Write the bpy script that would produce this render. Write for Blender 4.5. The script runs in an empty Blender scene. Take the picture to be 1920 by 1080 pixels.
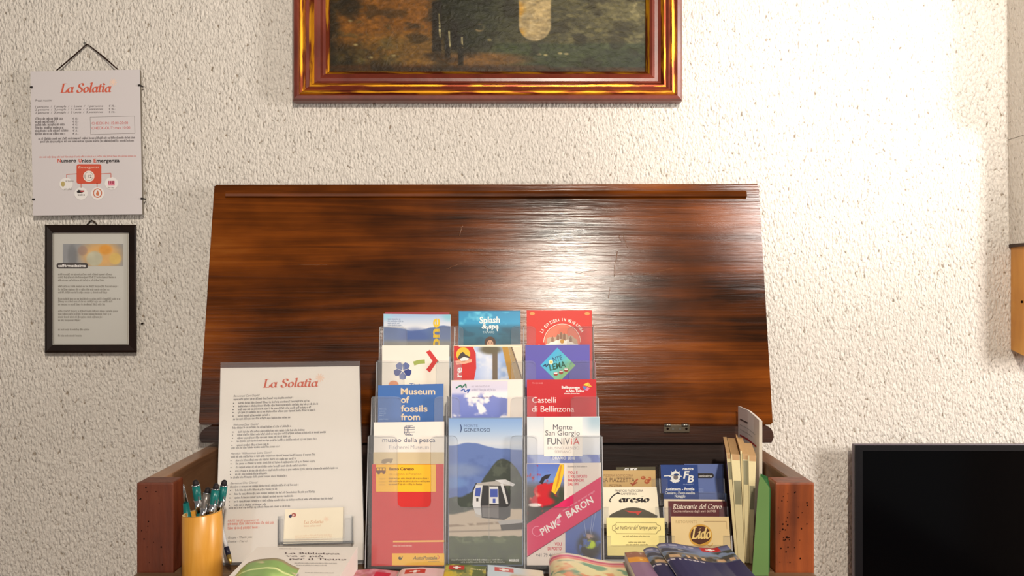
import bpy, bmesh, math, random
import numpy as np
from mathutils import Vector, Matrix
random.seed(7); RNG = np.random.RandomState(5)
SC = bpy.context.scene; COL = SC.collection
# ------------------------------------------------------------------ camera, light, exposure
FPX = 1700.0; CZ = 1.35
cam = bpy.data.objects.new('camera', bpy.data.cameras.new('camera')); COL.objects.link(cam)
cam.location = (0, 0, CZ); cam.rotation_euler = (math.radians(90), 0, 0)
cam.data.sensor_width = 36.0; cam.data.lens = FPX / 1920 * 36.0; cam.data.clip_start = 0.02
SC.camera = cam
SC.view_settings.view_transform = 'Standard'; SC.view_settings.look = 'None'
SC.view_settings.gamma = 1.0; SC.view_settings.use_curve_mapping = False
SC.view_settings.exposure = 0.06
def s2l(c):
    out = []
    for v in c[:3]:
        v = v / 255.0
        out.append(v / 12.92 if v <= 0.04045 else ((v + 0.055) / 1.055) ** 2.4)
    return out
w = bpy.data.worlds.new('room_light'); SC.world = w; w.use_nodes = True
bg = w.node_tree.nodes['Background']; bg.inputs[0].default_value = (1.0, 0.95, 0.90, 1); bg.inputs[1].default_value = 0.16
def area(name, loc, target, size, size_y, power, rgb, spread=180):
    l = bpy.data.lights.new(name, 'AREA'); l.shape = 'RECTANGLE'; l.size = size; l.size_y = size_y
    l.energy = power; l.color = rgb; l.spread = math.radians(spread)
    o = bpy.data.objects.new(name, l); COL.objects.link(o); o.location = loc
    o.rotation_euler = (Vector(target) - Vector(loc)).to_track_quat('-Z', 'Y').to_euler(); return o
def spot(name, loc, target, angle, power, rgb, radius=0.05, blend=1.0):
    l = bpy.data.lights.new(name, 'SPOT'); l.energy = power; l.color = rgb; l.spot_size = math.radians(angle)
    l.spot_blend = blend; l.shadow_soft_size = radius
    o = bpy.data.objects.new(name, l); COL.objects.link(o); o.location = loc
    o.rotation_euler = (Vector(target) - Vector(loc)).to_track_quat('-Z', 'Y').to_euler(); return o
area('window_daylight', (1.75, 0.74, 1.50), (0.0, 1.72, 1.50), 0.35, 0.6, 21.0, (1.0, 0.96, 0.92))
spot('wall_spotlight', (0.95, 0.25, 2.15), (0.62, 1.725, 1.80), 38, 95.0, (1.0, 0.97, 0.92), 0.06)
area('ceiling_lamp', (0.25, -0.62, 2.30), (0.05, 1.65, 1.3), 0.075, 0.075, 40.0, (1.0, 0.91, 0.78))
area('room_fill', (-0.9, -1.6, 1.4), (-0.3, 1.6, 1.2), 2.0, 1.4, 14.0, (1.0, 0.92, 0.84))

# ------------------------------------------------------------------ materials
MATS = {}
def nodes_of(name):
    m = bpy.data.materials.new(name); m.use_nodes = True
    nt = m.node_tree; return m, nt, nt.nodes['Principled BSDF']
def pm(name, rgb, rough=0.5, spec=0.35, metal=0.0, coat=0.0, var=0.05, scale=60.0):
    if name in MATS: return MATS[name]
    m, nt, b = nodes_of(name)
    c = s2l(rgb)
    n = nt.nodes.new('ShaderNodeTexNoise'); n.inputs['Scale'].default_value = scale; n.inputs['Detail'].default_value = 2
    tc = nt.nodes.new('ShaderNodeTexCoord'); nt.links.new(tc.outputs['Object'], n.inputs['Vector'])
    mx = nt.nodes.new('ShaderNodeMix'); mx.data_type = 'RGBA'
    mx.inputs['A'].default_value = [min(1, v * (1 - var)) for v in c] + [1]
    mx.inputs['B'].default_value = [min(1, v * (1 + var)) for v in c] + [1]
    nt.links.new(n.outputs['Fac'], mx.inputs['Factor']); nt.links.new(mx.outputs['Result'], b.inputs['Base Color'])
    b.inputs['Roughness'].default_value = rough; b.inputs['Specular IOR Level'].default_value = spec
    b.inputs['Metallic'].default_value = metal; b.inputs['Coat Weight'].default_value = coat
    MATS[name] = m; return m
def ink(rgb, rough=0.45):
    return pm('ink_%02x%02x%02x' % tuple(int(v) for v in rgb), rgb, rough, 0.3, var=0.02)
def print_mat():
    if 'printed' in MATS: return MATS['printed']
    m, nt, b = nodes_of('printed_cover')
    a = nt.nodes.new('ShaderNodeVertexColor'); a.layer_name = 'Col'
    nt.links.new(a.outputs['Color'], b.inputs['Base Color'])
    b.inputs['Roughness'].default_value = 0.35; b.inputs['Specular IOR Level'].default_value = 0.3
    MATS['printed'] = m; return m
def canvas_mat():
    m, nt, b = nodes_of('oil_paint')
    a = nt.nodes.new('ShaderNodeVertexColor'); a.layer_name = 'Col'
    nt.links.new(a.outputs['Color'], b.inputs['Base Color'])
    b.inputs['Roughness'].default_value = 0.42; b.inputs['Specular IOR Level'].default_value = 0.15
    tc = nt.nodes.new('ShaderNodeTexCoord'); mp = nt.nodes.new('ShaderNodeMapping'); mp.inputs['Scale'].default_value = (26, 26, 46)
    nt.links.new(tc.outputs['Object'], mp.inputs['Vector'])
    n = nt.nodes.new('ShaderNodeTexNoise'); n.inputs['Scale'].default_value = 1.6; n.inputs['Detail'].default_value = 6; n.inputs['Distortion'].default_value = 1.6
    nt.links.new(mp.outputs['Vector'], n.inputs['Vector'])
    bp = nt.nodes.new('ShaderNodeBump'); bp.inputs['Strength'].default_value = 0.4; bp.inputs['Distance'].default_value = 0.003
    nt.links.new(n.outputs['Fac'], bp.inputs['Height']); nt.links.new(bp.outputs['Normal'], b.inputs['Normal'])
    return m
def acrylic(name, haze, tint=(0.97, 0.975, 0.98)):
    m = bpy.data.materials.new(name); m.use_nodes = True; nt = m.node_tree; nt.nodes.clear()
    out = nt.nodes.new('ShaderNodeOutputMaterial')
    tr = nt.nodes.new('ShaderNodeBsdfTransparent'); tr.inputs[0].default_value = (*tint, 1)
    gl = nt.nodes.new('ShaderNodeBsdfGlossy'); gl.inputs['Roughness'].default_value = 0.08
    df = nt.nodes.new('ShaderNodeBsdfDiffuse')
    n = nt.nodes.new('ShaderNodeTexNoise'); n.inputs['Scale'].default_value = 12
    rp = nt.nodes.new('ShaderNodeMix'); rp.data_type = 'RGBA'
    rp.inputs['A'].default_value = (0.74, 0.72, 0.71, 1); rp.inputs['B'].default_value = (0.88, 0.87, 0.92, 1)
    nt.links.new(n.outputs['Fac'], rp.inputs['Factor']); nt.links.new(rp.outputs['Result'], df.inputs['Color'])
    fr = nt.nodes.new('ShaderNodeFresnel'); fr.inputs['IOR'].default_value = 1.35
    m1 = nt.nodes.new('ShaderNodeMixShader'); m1.inputs[0].default_value = haze
    m2 = nt.nodes.new('ShaderNodeMixShader')
    nt.links.new(tr.outputs[0], m1.inputs[1]); nt.links.new(df.outputs[0], m1.inputs[2])
    nt.links.new(fr.outputs[0], m2.inputs[0]); nt.links.new(m1.outputs[0], m2.inputs[1]); nt.links.new(gl.outputs[0], m2.inputs[2])
    nt.links.new(m2.outputs[0], out.inputs[0]); return m
ACR = acrylic('clear_acrylic', 0.045); ACRE = acrylic('acrylic_edge', 0.55); ACRT = acrylic('very_clear_acrylic', 0.03)

def stucco(name, rgb):
    m, nt, b = nodes_of(name)
    b.inputs['Roughness'].default_value = 0.9; b.inputs['Specular IOR Level'].default_value = 0.1
    tc = nt.nodes.new('ShaderNodeTexCoord')
    mp = nt.nodes.new('ShaderNodeMapping'); mp.inputs['Rotation'].default_value = (0, math.radians(24), 0); mp.inputs['Scale'].default_value = (1.25, 1, 0.68)
    nt.links.new(tc.outputs['Object'], mp.inputs['Vector'])
    n1 = nt.nodes.new('ShaderNodeTexNoise'); n1.inputs['Scale'].default_value = 175; n1.inputs['Detail'].default_value = 4; n1.inputs['Roughness'].default_value = 0.55; n1.inputs['Distortion'].default_value = 0.6
    nt.links.new(mp.outputs['Vector'], n1.inputs['Vector'])
    v = nt.nodes.new('ShaderNodeTexVoronoi'); v.inputs['Scale'].default_value = 190; v.feature = 'SMOOTH_F1'; v.inputs['Smoothness'].default_value = 0.5
    nt.links.new(mp.outputs['Vector'], v.inputs['Vector'])
    n2 = nt.nodes.new('ShaderNodeTexNoise'); n2.inputs['Scale'].default_value = 5; n2.inputs['Detail'].default_value = 3
    nt.links.new(tc.outputs['Object'], n2.inputs['Vector'])
    a1 = nt.nodes.new('ShaderNodeMath'); a1.operation = 'MULTIPLY_ADD'; a1.inputs[1].default_value = -0.45
    nt.links.new(v.outputs['Distance'], a1.inputs[0]); nt.links.new(n1.outputs['Fac'], a1.inputs[2])
    bp = nt.nodes.new('ShaderNodeBump'); bp.inputs['Strength'].default_value = 1.0; bp.inputs['Distance'].default_value = 0.0065
    nt.links.new(a1.outputs[0], bp.inputs['Height']); nt.links.new(bp.outputs['Normal'], b.inputs['Normal'])
    c = s2l(rgb)
    mx = nt.nodes.new('ShaderNodeMix'); mx.data_type = 'RGBA'
    mx.inputs['A'].default_value = [v_ * 0.94 for v_ in c] + [1]; mx.inputs['B'].default_value = c + [1]
    nt.links.new(n2.outputs['Fac'], mx.inputs['Factor'])
    rp = nt.nodes.new('ShaderNodeMapRange'); rp.inputs['From Min'].default_value = -.02; rp.inputs['From Max'].default_value = .11; rp.clamp = True   # shade of the deepest pits, put into the base colour
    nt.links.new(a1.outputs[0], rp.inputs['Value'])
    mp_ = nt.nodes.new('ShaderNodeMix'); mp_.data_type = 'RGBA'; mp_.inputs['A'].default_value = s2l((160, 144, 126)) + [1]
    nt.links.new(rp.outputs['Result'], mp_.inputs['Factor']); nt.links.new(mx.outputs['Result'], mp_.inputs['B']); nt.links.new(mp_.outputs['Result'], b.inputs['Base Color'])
    return m
def wood(name, cols, scale=(2.2, 10, 26), rough=0.35, coat=0.0, bump=0.15, dist=1.2, blotch=0.5, spec=0.5, rvar=1.0):
    m, nt, b = nodes_of(name)
    tc = nt.nodes.new('ShaderNodeTexCoord'); mp = nt.nodes.new('ShaderNodeMapping'); mp.inputs['Scale'].default_value = scale
    nt.links.new(tc.outputs['Object'], mp.inputs['Vector'])
    n1 = nt.nodes.new('ShaderNodeTexNoise'); n1.inputs['Scale'].default_value = 1.0; n1.inputs['Detail'].default_value = 8; n1.inputs['Roughness'].default_value = 0.62; n1.inputs['Distortion'].default_value = dist
    nt.links.new(mp.outputs['Vector'], n1.inputs['Vector'])
    n2 = nt.nodes.new('ShaderNodeTexNoise'); n2.inputs['Scale'].default_value = 3.2; n2.inputs['Detail'].default_value = 4
    mp2 = nt.nodes.new('ShaderNodeMapping'); mp2.inputs['Scale'].default_value = (1, 1, 2.2)
    nt.links.new(tc.outputs['Object'], mp2.inputs['Vector']); nt.links.new(mp2.outputs['Vector'], n2.inputs['Vector'])
    mxf = nt.nodes.new('ShaderNodeMix'); mxf.data_type = 'FLOAT'; mxf.inputs['Factor'].default_value = blotch
    nt.links.new(n1.outputs['Fac'], mxf.inputs['A']); nt.links.new(n2.outputs['Fac'], mxf.inputs['B'])
    r = nt.nodes.new('ShaderNodeValToRGB'); e = r.color_ramp.elements
    ps = np.linspace(0.36, 0.66, len(cols))
    e[0].position = ps[0]; e[0].color = s2l(cols[0]) + [1]; e[1].position = ps[-1]; e[1].color = s2l(cols[-1]) + [1]
    for p, c in zip(ps[1:-1], cols[1:-1]):
        k = e.new(p); k.color = s2l(c) + [1]
    nt.links.new(mxf.outputs['Result'], r.inputs['Fac']); nt.links.new(r.outputs['Color'], b.inputs['Base Color'])
    n3 = nt.nodes.new('ShaderNodeTexNoise'); n3.inputs['Scale'].default_value = 1.0; n3.inputs['Detail'].default_value = 5
    mp3 = nt.nodes.new('ShaderNodeMapping'); mp3.inputs['Scale'].default_value = [s * 7 for s in scale]
    nt.links.new(tc.outputs['Object'], mp3.inputs['Vector']); nt.links.new(mp3.outputs['Vector'], n3.inputs['Vector'])
    ad = nt.nodes.new('ShaderNodeMath'); ad.operation = 'MULTIPLY_ADD'; ad.inputs[1].default_value = 0.5
    nt.links.new(n3.outputs['Fac'], ad.inputs[0]); nt.links.new(n1.outputs['Fac'], ad.inputs[2])
    bp = nt.nodes.new('ShaderNodeBump'); bp.inputs['Strength'].default_value = bump; bp.inputs['Distance'].default_value = 0.004
    nt.links.new(ad.outputs[0], bp.inputs['Height']); nt.links.new(bp.outputs['Normal'], b.inputs['Normal'])
    mr = nt.nodes.new('ShaderNodeMapRange'); mr.inputs['To Min'].default_value = rough - 0.08 * rvar; mr.inputs['To Max'].default_value = rough + 0.14 * rvar
    nt.links.new(n2.outputs['Fac'], mr.inputs['Value']); nt.links.new(mr.outputs['Result'], b.inputs['Roughness'])
    b.inputs['Coat Weight'].default_value = coat; b.inputs['Coat Roughness'].default_value = 0.25; b.inputs['Specular IOR Level'].default_value = spec
    return m
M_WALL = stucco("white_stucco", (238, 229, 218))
M_LID = wood('varnished_walnut', [(42, 19, 3), (84, 39, 5), (120, 59, 10), (146, 82, 26)], (1.7, 8, 44), 0.17, 0.0, 0.11, blotch=.62, spec=.24, rvar=.5)
M_RAIL = wood('dark_walnut', [(28, 13, 7), (58, 28, 13), (86, 46, 22)], (2.0, 10, 34), 0.4)
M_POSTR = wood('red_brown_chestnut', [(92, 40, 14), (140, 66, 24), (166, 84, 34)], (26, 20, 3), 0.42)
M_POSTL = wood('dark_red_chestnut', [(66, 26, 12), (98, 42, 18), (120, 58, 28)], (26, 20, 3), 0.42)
M_SIDE = wood('worn_brown_board', [(92, 60, 40), (128, 90, 62), (150, 108, 78)], (20, 3, 22), 0.4)
M_TRAY = wood('brown_shelf_board', [(70, 48, 30), (110, 82, 56), (134, 104, 74)], (3, 20, 20), 0.45)
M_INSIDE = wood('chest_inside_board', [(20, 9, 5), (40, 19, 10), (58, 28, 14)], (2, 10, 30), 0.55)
M_YEL = wood('honey_pine', [(196, 128, 48), (218, 152, 66), (232, 170, 84)], (22, 20, 2.4), 0.4)
M_FLOOR = wood('floor_boards', [(84, 58, 38), (112, 78, 52), (132, 96, 66)], (3, 20, 20), 0.5)
PAPER = pm('white_paper', (238, 228, 218), 0.55, 0.25, var=0.015)
M_DARK = pm('dark_hole', (26, 13, 8), 0.9, 0.05)
M_BLACK = pm('black_print', (46, 40, 40), 0.5, 0.2)
M_METAL = pm('dull_steel', (150, 146, 138), 0.35, 0.5, 0.9)

# ------------------------------------------------------------------ helpers
def P(px, py, d): return Vector(((px - 960) / FPX * d, d, CZ - (py - 540) / FPX * d))
def ray(px, py): return Vector(((px - 960) / FPX, 1.0, -(py - 540) / FPX))
CAM = Vector((0, 0, CZ))
def tag(o, label, cat, group=None):
    o['label'] = label; o['category'] = cat
    if group: o['group'] = group
    return o
def empty(name, loc, label, cat, group=None):
    o = bpy.data.objects.new(name, None); COL.objects.link(o); o.location = loc; o.empty_display_size = 0.05
    return tag(o, label, cat, group)
def wloc(o): return o.location + (wloc(o.parent) if o.parent else Vector())
def link(name, me, mats, loc, parent=None, smooth=False):
    o = bpy.data.objects.new(name, me); COL.objects.link(o)
    for m in mats: me.materials.append(m)
    if parent is not None:
        o.parent = parent; o.location = Vector(loc) - wloc(parent)
    else: o.location = loc
    if smooth:
        for p in me.polygons: p.use_smooth = True
    return o
class B:
    """collects shapes (world coordinates) into one mesh"""
    def __init__(s): s.bm = bmesh.new(); s.mats = []; s.cl = s.bm.verts.layers.float_color.new('Col')
    def mi(s, m):
        if m not in s.mats: s.mats.append(m)
        return s.mats.index(m)
    def face(s, pts, m):
        vs = [s.bm.verts.new(p) for p in pts]
        try: f = s.bm.faces.new(vs)
        except ValueError: return None
        f.material_index = s.mi(m); return f
    def hexa(s, c, m):   # 8 corners: front tl tr br bl, back tl tr br bl
        v = [s.bm.verts.new(p) for p in c]; k = s.mi(m)
        for q in ((0, 3, 2, 1), (4, 5, 6, 7), (0, 1, 5, 4), (1, 2, 6, 5), (2, 3, 7, 6), (3, 0, 4, 7)):
            s.bm.faces.new([v[i] for i in q]).material_index = k
    def box(s, x0, x1, y0, y1, z0, z1, m, bevel=0.0, M=None):
        n0 = len(s.bm.verts)
        c = [(x0, y0, z1), (x1, y0, z1), (x1, y0, z0), (x0, y0, z0), (x0, y1, z1), (x1, y1, z1), (x1, y1, z0), (x0, y1, z0)]
        if M is not None: c = [M @ Vector(p) for p in c]
        b2 = bmesh.new(); v = [b2.verts.new(p) for p in c]
        for q in ((0, 3, 2, 1), (4, 5, 6, 7), (0, 1, 5, 4), (1, 2, 6, 5), (2, 3, 7, 6), (3, 0, 4, 7)): b2.faces.new([v[i] for i in q])
        if bevel: bmesh.ops.bevel(b2, geom=b2.edges[:] , offset=bevel, segments=2, affect='EDGES', profile=0.6)
        s.take(b2, m)
    def take(s, b2, m):
        k = s.mi(m); mp = {v: s.bm.verts.new(v.co) for v in b2.verts}
        for f in b2.faces:
            try:
                g = s.bm.faces.new([mp[v] for v in f.verts]); g.material_index = k; g.smooth = f.smooth
            except ValueError: pass
        b2.free()
    def prism(s, pts, off, m, mside=None):   # polygon (world pts) extruded by vector off
        off = Vector(off); a = [s.bm.verts.new(p) for p in pts]; b = [s.bm.verts.new(Vector(p) + off) for p in pts]
        k = s.mi(m); ks = s.mi(mside or m)
        s.bm.faces.new(a).material_index = k; s.bm.faces.new(b[::-1]).material_index = k
        for i in range(len(a)):
            j = (i + 1) % len(a); s.bm.faces.new((a[i], b[i], b[j], a[j])).material_index = ks
    def tube(s, pts, r, m, n=10, cap=True):
        pts = [Vector(p) for p in pts]; rs = r if isinstance(r, (list, tuple)) else [r] * len(pts); k = s.mi(m); rings = []
        for i, p in enumerate(pts):
            t = (pts[min(i + 1, len(pts) - 1)] - pts[max(i - 1, 0)]).normalized()
            u = t.cross(Vector((0, 1, 0)) if abs(t.y) < 0.9 else Vector((1, 0, 0))).normalized(); v = t.cross(u)
            rings.append([s.bm.verts.new(p + (u * math.cos(a) + v * math.sin(a)) * rs[i]) for a in [2 * math.pi * j / n for j in range(n)]])
        for a, b in zip(rings, rings[1:]):
            for j in range(n):
                f = s.bm.faces.new((a[j], a[(j + 1) % n], b[(j + 1) % n], b[j])); f.material_index = k; f.smooth = True
        if cap:
            s.bm.faces.new(rings[0][::-1]).material_index = k; s.bm.faces.new(rings[-1]).material_index = k
    def done(s, name, parent=None, loc=None, normals=True):
        if normals: bmesh.ops.recalc_face_normals(s.bm, faces=s.bm.faces[:])
        if loc is None:
            loc = wloc(parent) if parent is not None else Vector((sum((v.co.x for v in s.bm.verts)), sum((v.co.y for v in s.bm.verts)), sum((v.co.z for v in s.bm.verts)))) / len(s.bm.verts)
        loc = Vector(loc)
        for v in s.bm.verts: v.co -= loc
        me = bpy.data.meshes.new(name); s.bm.to_mesh(me); s.bm.free()
        return link(name, me, s.mats, loc, parent)
def struct(o): o['kind'] = 'structure'; return o

# text: Blender's built-in font turned into flat ink
_tc = {}
def glyphs(t, bold, res=3):
    key = (t, bold)
    if key in _tc: return _tc[key]
    cu = bpy.data.curves.new('t', 'FONT'); cu.body = t; cu.size = 1; cu.resolution_u = res; cu.offset = bold; cu.fill_mode = 'FRONT'
    o = bpy.data.objects.new('t', cu); COL.objects.link(o)
    dg = bpy.context.evaluated_depsgraph_get(); dg.update(); me = o.evaluated_get(dg).to_mesh()
    vs = [(v.co.x, v.co.y) for v in me.vertices]; fs = [tuple(p.vertices) for p in me.polygons]
    o.evaluated_get(dg).to_mesh_clear(); bpy.data.objects.remove(o); bpy.data.curves.remove(cu)
    _tc[key] = (vs, fs); return _tc[key]
CAPH = max(v[1] for v in glyphs('H', 0)[0])
def spl(pts, n=5):
    out = []; q = [pts[0]] + list(pts) + [pts[-1]]
    for i in range(1, len(q) - 2):
        p0, p1, p2, p3 = q[i - 1], q[i], q[i + 1], q[i + 2]
        for k in range(n):
            t = k / n
            out.append(tuple(0.5 * (2 * p1[j] + (p2[j] - p0[j]) * t + (2 * p0[j] - 5 * p1[j] + 4 * p2[j] - p3[j]) * t * t + (3 * p1[j] - p0[j] - 3 * p2[j] + p3[j]) * t ** 3) for j in (0, 1)))
    return out + [tuple(pts[-1])]
def oval(cx, cy, rx, ry, a0=0, a1=360, n=16): return [(cx + rx * math.cos(math.radians(a0 + (a1 - a0) * i / n)), cy + ry * math.sin(math.radians(a0 + (a1 - a0) * i / n))) for i in range(n + 1)]
# broad-nib pen letters: width, strokes
NIB = {
 'L': (.6, [[(.17, .68), (.17, .02)], [(.06, .67), (.3, .67)], [(.06, .02), (.52, .02)], [(.52, .02), (.56, .2)]]),
 'S': (.56, [spl([(.46, .52), (.42, .64), (.28, .68), (.15, .62), (.12, .5), (.2, .4), (.36, .31), (.44, .2), (.4, .07), (.25, .0), (.1, .05), (.06, .18)])]),
 'C': (.66, [spl([(.56, .54), (.5, .65), (.34, .68), (.16, .56), (.09, .34), (.16, .1), (.34, .0), (.5, .06), (.58, .16)])]),
 'R': (.66, [[(.17, .68), (.17, .02)], [(.06, .02), (.28, .02)], spl([(.06, .67), (.36, .67), (.5, .52), (.38, .37), (.18, .35)]), spl([(.3, .35), (.42, .14), (.6, .02)])]),
 'B': (.6, [[(.17, .68), (.17, .02)], spl([(.06, .67), (.36, .66), (.46, .53), (.36, .38), (.18, .36)]), spl([(.3, .37), (.48, .28), (.5, .12), (.34, .02), (.06, .02)])]),
 'T': (.56, [[(.28, .66), (.28, .02)], [(.04, .6), (.08, .67), (.5, .67), (.54, .6)]]),
 'K': (.6, [[(.15, .68), (.15, .02)], [(.5, .66), (.18, .34), (.54, .02)]]),
 'a': (.5, [oval(.22, .21, .17, .2), spl([(.4, .43), (.39, .1), (.48, .02)])]),
 'b': (.48, [[(.1, .7), (.1, .04)], oval(.26, .21, .16, .2)]),
 'c': (.42, [spl([(.36, .36), (.24, .43), (.1, .34), (.06, .2), (.14, .04), (.26, .0), (.38, .08)])]),
 'd': (.52, [oval(.22, .21, .17, .2), spl([(.42, .7), (.39, .1), (.49, .02)])]),
 'e': (.44, [spl([(.08, .2), (.3, .25), (.35, .36), (.24, .43), (.1, .34), (.06, .18), (.14, .04), (.26, .0), (.38, .08)])]),
 'g': (.5, [oval(.22, .23, .17, .19), spl([(.4, .43), (.38, -.1), (.22, -.2), (.06, -.14)])]),
 'h': (.52, [[(.1, .7), (.1, .02)], spl([(.1, .3), (.26, .43), (.38, .36), (.38, .02)])]),
 'i': (.26, [spl([(.02, .4), (.12, .42), (.11, .08), (.22, .02)]), [(.1, .58), (.15, .62)]]),
 'ì': (.28, [spl([(.02, .4), (.12, .42), (.11, .08), (.22, .02)]), [(.02, .68), (.14, .55)]]),
 'l': (.27, [spl([(.03, .68), (.12, .69), (.11, .08), (.22, .02)])]),
 'm': (.76, [[(.1, .43), (.1, .02)], spl([(.1, .3), (.24, .43), (.36, .36), (.36, .02)]), spl([(.36, .3), (.5, .43), (.62, .36), (.62, .02)])]),
 'n': (.52, [[(.1, .43), (.1, .02)], spl([(.1, .3), (.26, .43), (.38, .36), (.38, .02)])]),
 'o': (.46, [oval(.22, .21, .17, .2)]),
 'p': (.5, [[(.1, .43), (.1, -.2)], oval(.26, .21, .17, .2)]),
 'r': (.38, [[(.1, .43), (.1, .02)], spl([(.1, .28), (.22, .42), (.34, .4)])]),
 's': (.38, [spl([(.32, .36), (.2, .43), (.08, .34), (.16, .24), (.3, .16), (.26, .02), (.12, .0), (.04, .08)])]),
 't': (.3, [spl([(.13, .6), (.12, .1), (.24, .03)]), [(.02, .43), (.25, .43)]]),
 'u': (.52, [spl([(.1, .43), (.1, .1), (.22, .0), (.38, .12)]), spl([(.39, .43), (.38, .08), (.48, .02)])]),
 'ù': (.52, [spl([(.1, .43), (.1, .1), (.22, .0), (.38, .12)]), spl([(.39, .43), (.38, .08), (.48, .02)]), [(.14, .66), (.26, .54)]]),
 'v': (.46, [[(.05, .43), (.2, .02), (.38, .43)]]),
 'z': (.42, [[(.05, .42), (.36, .42), (.04, .02), (.38, .02)]]),
 ' ': (.28, []),
}
class Print(B):
    """flat printed matter drawn on a real plane in the room; positions measured on the photograph"""
    LH = 0.00009
    def __init__(s, point, normal, slope=0.0):
        super().__init__(); s.p = Vector(point); s.n = Vector(normal).normalized()
        if s.n.dot(CAM - s.p) < 0: s.n.negate()
        s.slope = slope
    def w(s, px, py, layer=0):
        r = ray(px, py); q = s.p + s.n * (layer * s.LH)
        return CAM + r * ((q - CAM).dot(s.n) / r.dot(s.n))
    def poly(s, pts, m, layer=1): return s.face([s.w(x, y, layer) for x, y in pts], m)
    def rect(s, x0, y0, x1, y1, m, layer=1): return s.poly([(x0, y0), (x1, y0), (x1, y1), (x0, y1)], m, layer)
    def ell(s, cx, cy, rx, ry, m, layer=1, n=22): return s.poly([(cx + rx * math.cos(2 * math.pi * i / n), cy + ry * math.sin(2 * math.pi * i / n)) for i in range(n)], m, layer)
    def rrect(s, x0, y0, x1, y1, r, m, layer=1):
        pts = []
        for cx, cy, a in ((x1 - r, y1 - r, 0), (x0 + r, y1 - r, 90), (x0 + r, y0 + r, 180), (x1 - r, y0 + r, 270)):
            pts += [(cx + r * math.cos(math.radians(a + k * 22.5)), cy + r * math.sin(math.radians(a + k * 22.5))) for k in range(5)]
        s.poly(pts, m, layer)
    def line(s, pts, wd, m, layer=1):
        for i, ((x0, y0), (x1, y1)) in enumerate(zip(pts, pts[1:])):
            L = math.hypot(x1 - x0, y1 - y0) or 1; nx, ny = -(y1 - y0) / L * wd / 2, (x1 - x0) / L * wd / 2
            s.poly([(x0 + nx, y0 + ny), (x1 + nx, y1 + ny), (x1 - nx, y1 - ny), (x0 - nx, y0 - ny)], m, layer + (i % 3) * .15)
    def ring(s, cx, cy, rx, ry, wd, m, layer=1, a0=0, a1=360, n=28): s.line(oval(cx, cy, rx, ry, a0, a1, n), wd, m, layer)
    def text(s, t, x, y, wd, h, m, layer=2, rot=0.0, shear=0.0, bold=0.0):
        vs, fs = glyphs(t, bold if bold > .02 else 0)
        if not vs: return
        u0 = min(v[0] for v in vs); u1 = max(v[0] for v in vs); ky = h / CAPH; kx = (wd / (u1 - u0)) if wd else ky
        c, q = math.cos(math.radians(rot)), math.sin(math.radians(rot)); out = []; k = s.mi(m)
        for a, b in vs:
            v = b * ky; u = (a - u0) * kx + v * shear
            X = x + u * c - v * q; Y = y - (u * q + v * c) + s.slope * (u if rot == 0 else 0)
            out.append(s.bm.verts.new(s.w(X, Y, layer)))
        for f in fs:
            try: s.bm.faces.new([out[i] for i in f]).material_index = k
            except ValueError: pass
    def nib(s, t, x, y, wd, h, m, layer=2, shear=0.25, nx=0.06, ny=0.022):
        tot = sum(NIB[c][0] for c in t); kx = wd / tot; ky = h / 0.68; u = 0; cnt = 0
        for c in t:
            for st in NIB[c][1]:
                for (a0, b0), (a1, b1) in zip(st, st[1:]):
                    q = [(a0 - nx, b0 - ny), (a0 + nx, b0 + ny), (a1 + nx, b1 + ny), (a1 - nx, b1 - ny)]
                    pts = []
                    for a, b in q:
                        X = x + (u + a) * kx + b * ky * shear; pts.append((X, y - b * ky + s.slope * (X - x)))
                    cnt += 1; s.poly(pts, m, layer + (cnt % 11) * .12)
                    a, b = a1, b1   # thin round join
                    q = [(a - nx, b - ny - .012), (a + nx, b + ny - .012), (a + nx, b + ny + .012), (a - nx, b - ny + .012)]
                    pts = []
                    for a, b in q:
                        X = x + (u + a) * kx + b * ky * shear; pts.append((X, y - b * ky + s.slope * (X - x)))
                    s.poly(pts, m, layer + (cnt % 11) * .12 + .06)
            u += NIB[c][0]
    def greek(s, x0, x1, y, h, m, layer=2, dens=0.62, seed=None):
        """a line of lettering too small to read"""
        r = random.Random(seed if seed is not None else int(x0 * 7 + y * 13)); x = x0; left = r.randint(3, 8)
        cw = h * 0.52
        while x < x1 - cw * 0.5:
            if left <= 0: x += cw * 0.8; left = r.randint(2, 9); continue
            hh = h * r.choice((1, 1, 1, 1.45, 1.45, 1)); dn = h * (0.35 if r.random() < 0.12 else 0)
            sx = s.slope * (x - x0); k = r.random(); a = x; b = x + cw * dens
            if k < 0.4: s.poly([(a, y - hh + sx), (b, y - hh + sx), (b, y - h * .78 + sx), (a, y - h * .78 + sx)], m, layer + .15)
            s.poly([(a, y - hh + sx), (a + cw * .3, y - hh + sx), (a + cw * .3, y + dn + sx), (a, y + dn + sx)], m, layer)
            if k > 0.25: s.poly([(b - cw * .26, y - h + sx), (b, y - h + sx), (b, y + sx), (b - cw * .26, y + sx)], m, layer + .3)
            s.poly([(a, y - h * .25 + sx), (b, y - h * .25 + sx), (b, y + sx), (a, y + sx)], m, layer + .45)
            x += cw; left -= 1
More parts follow.
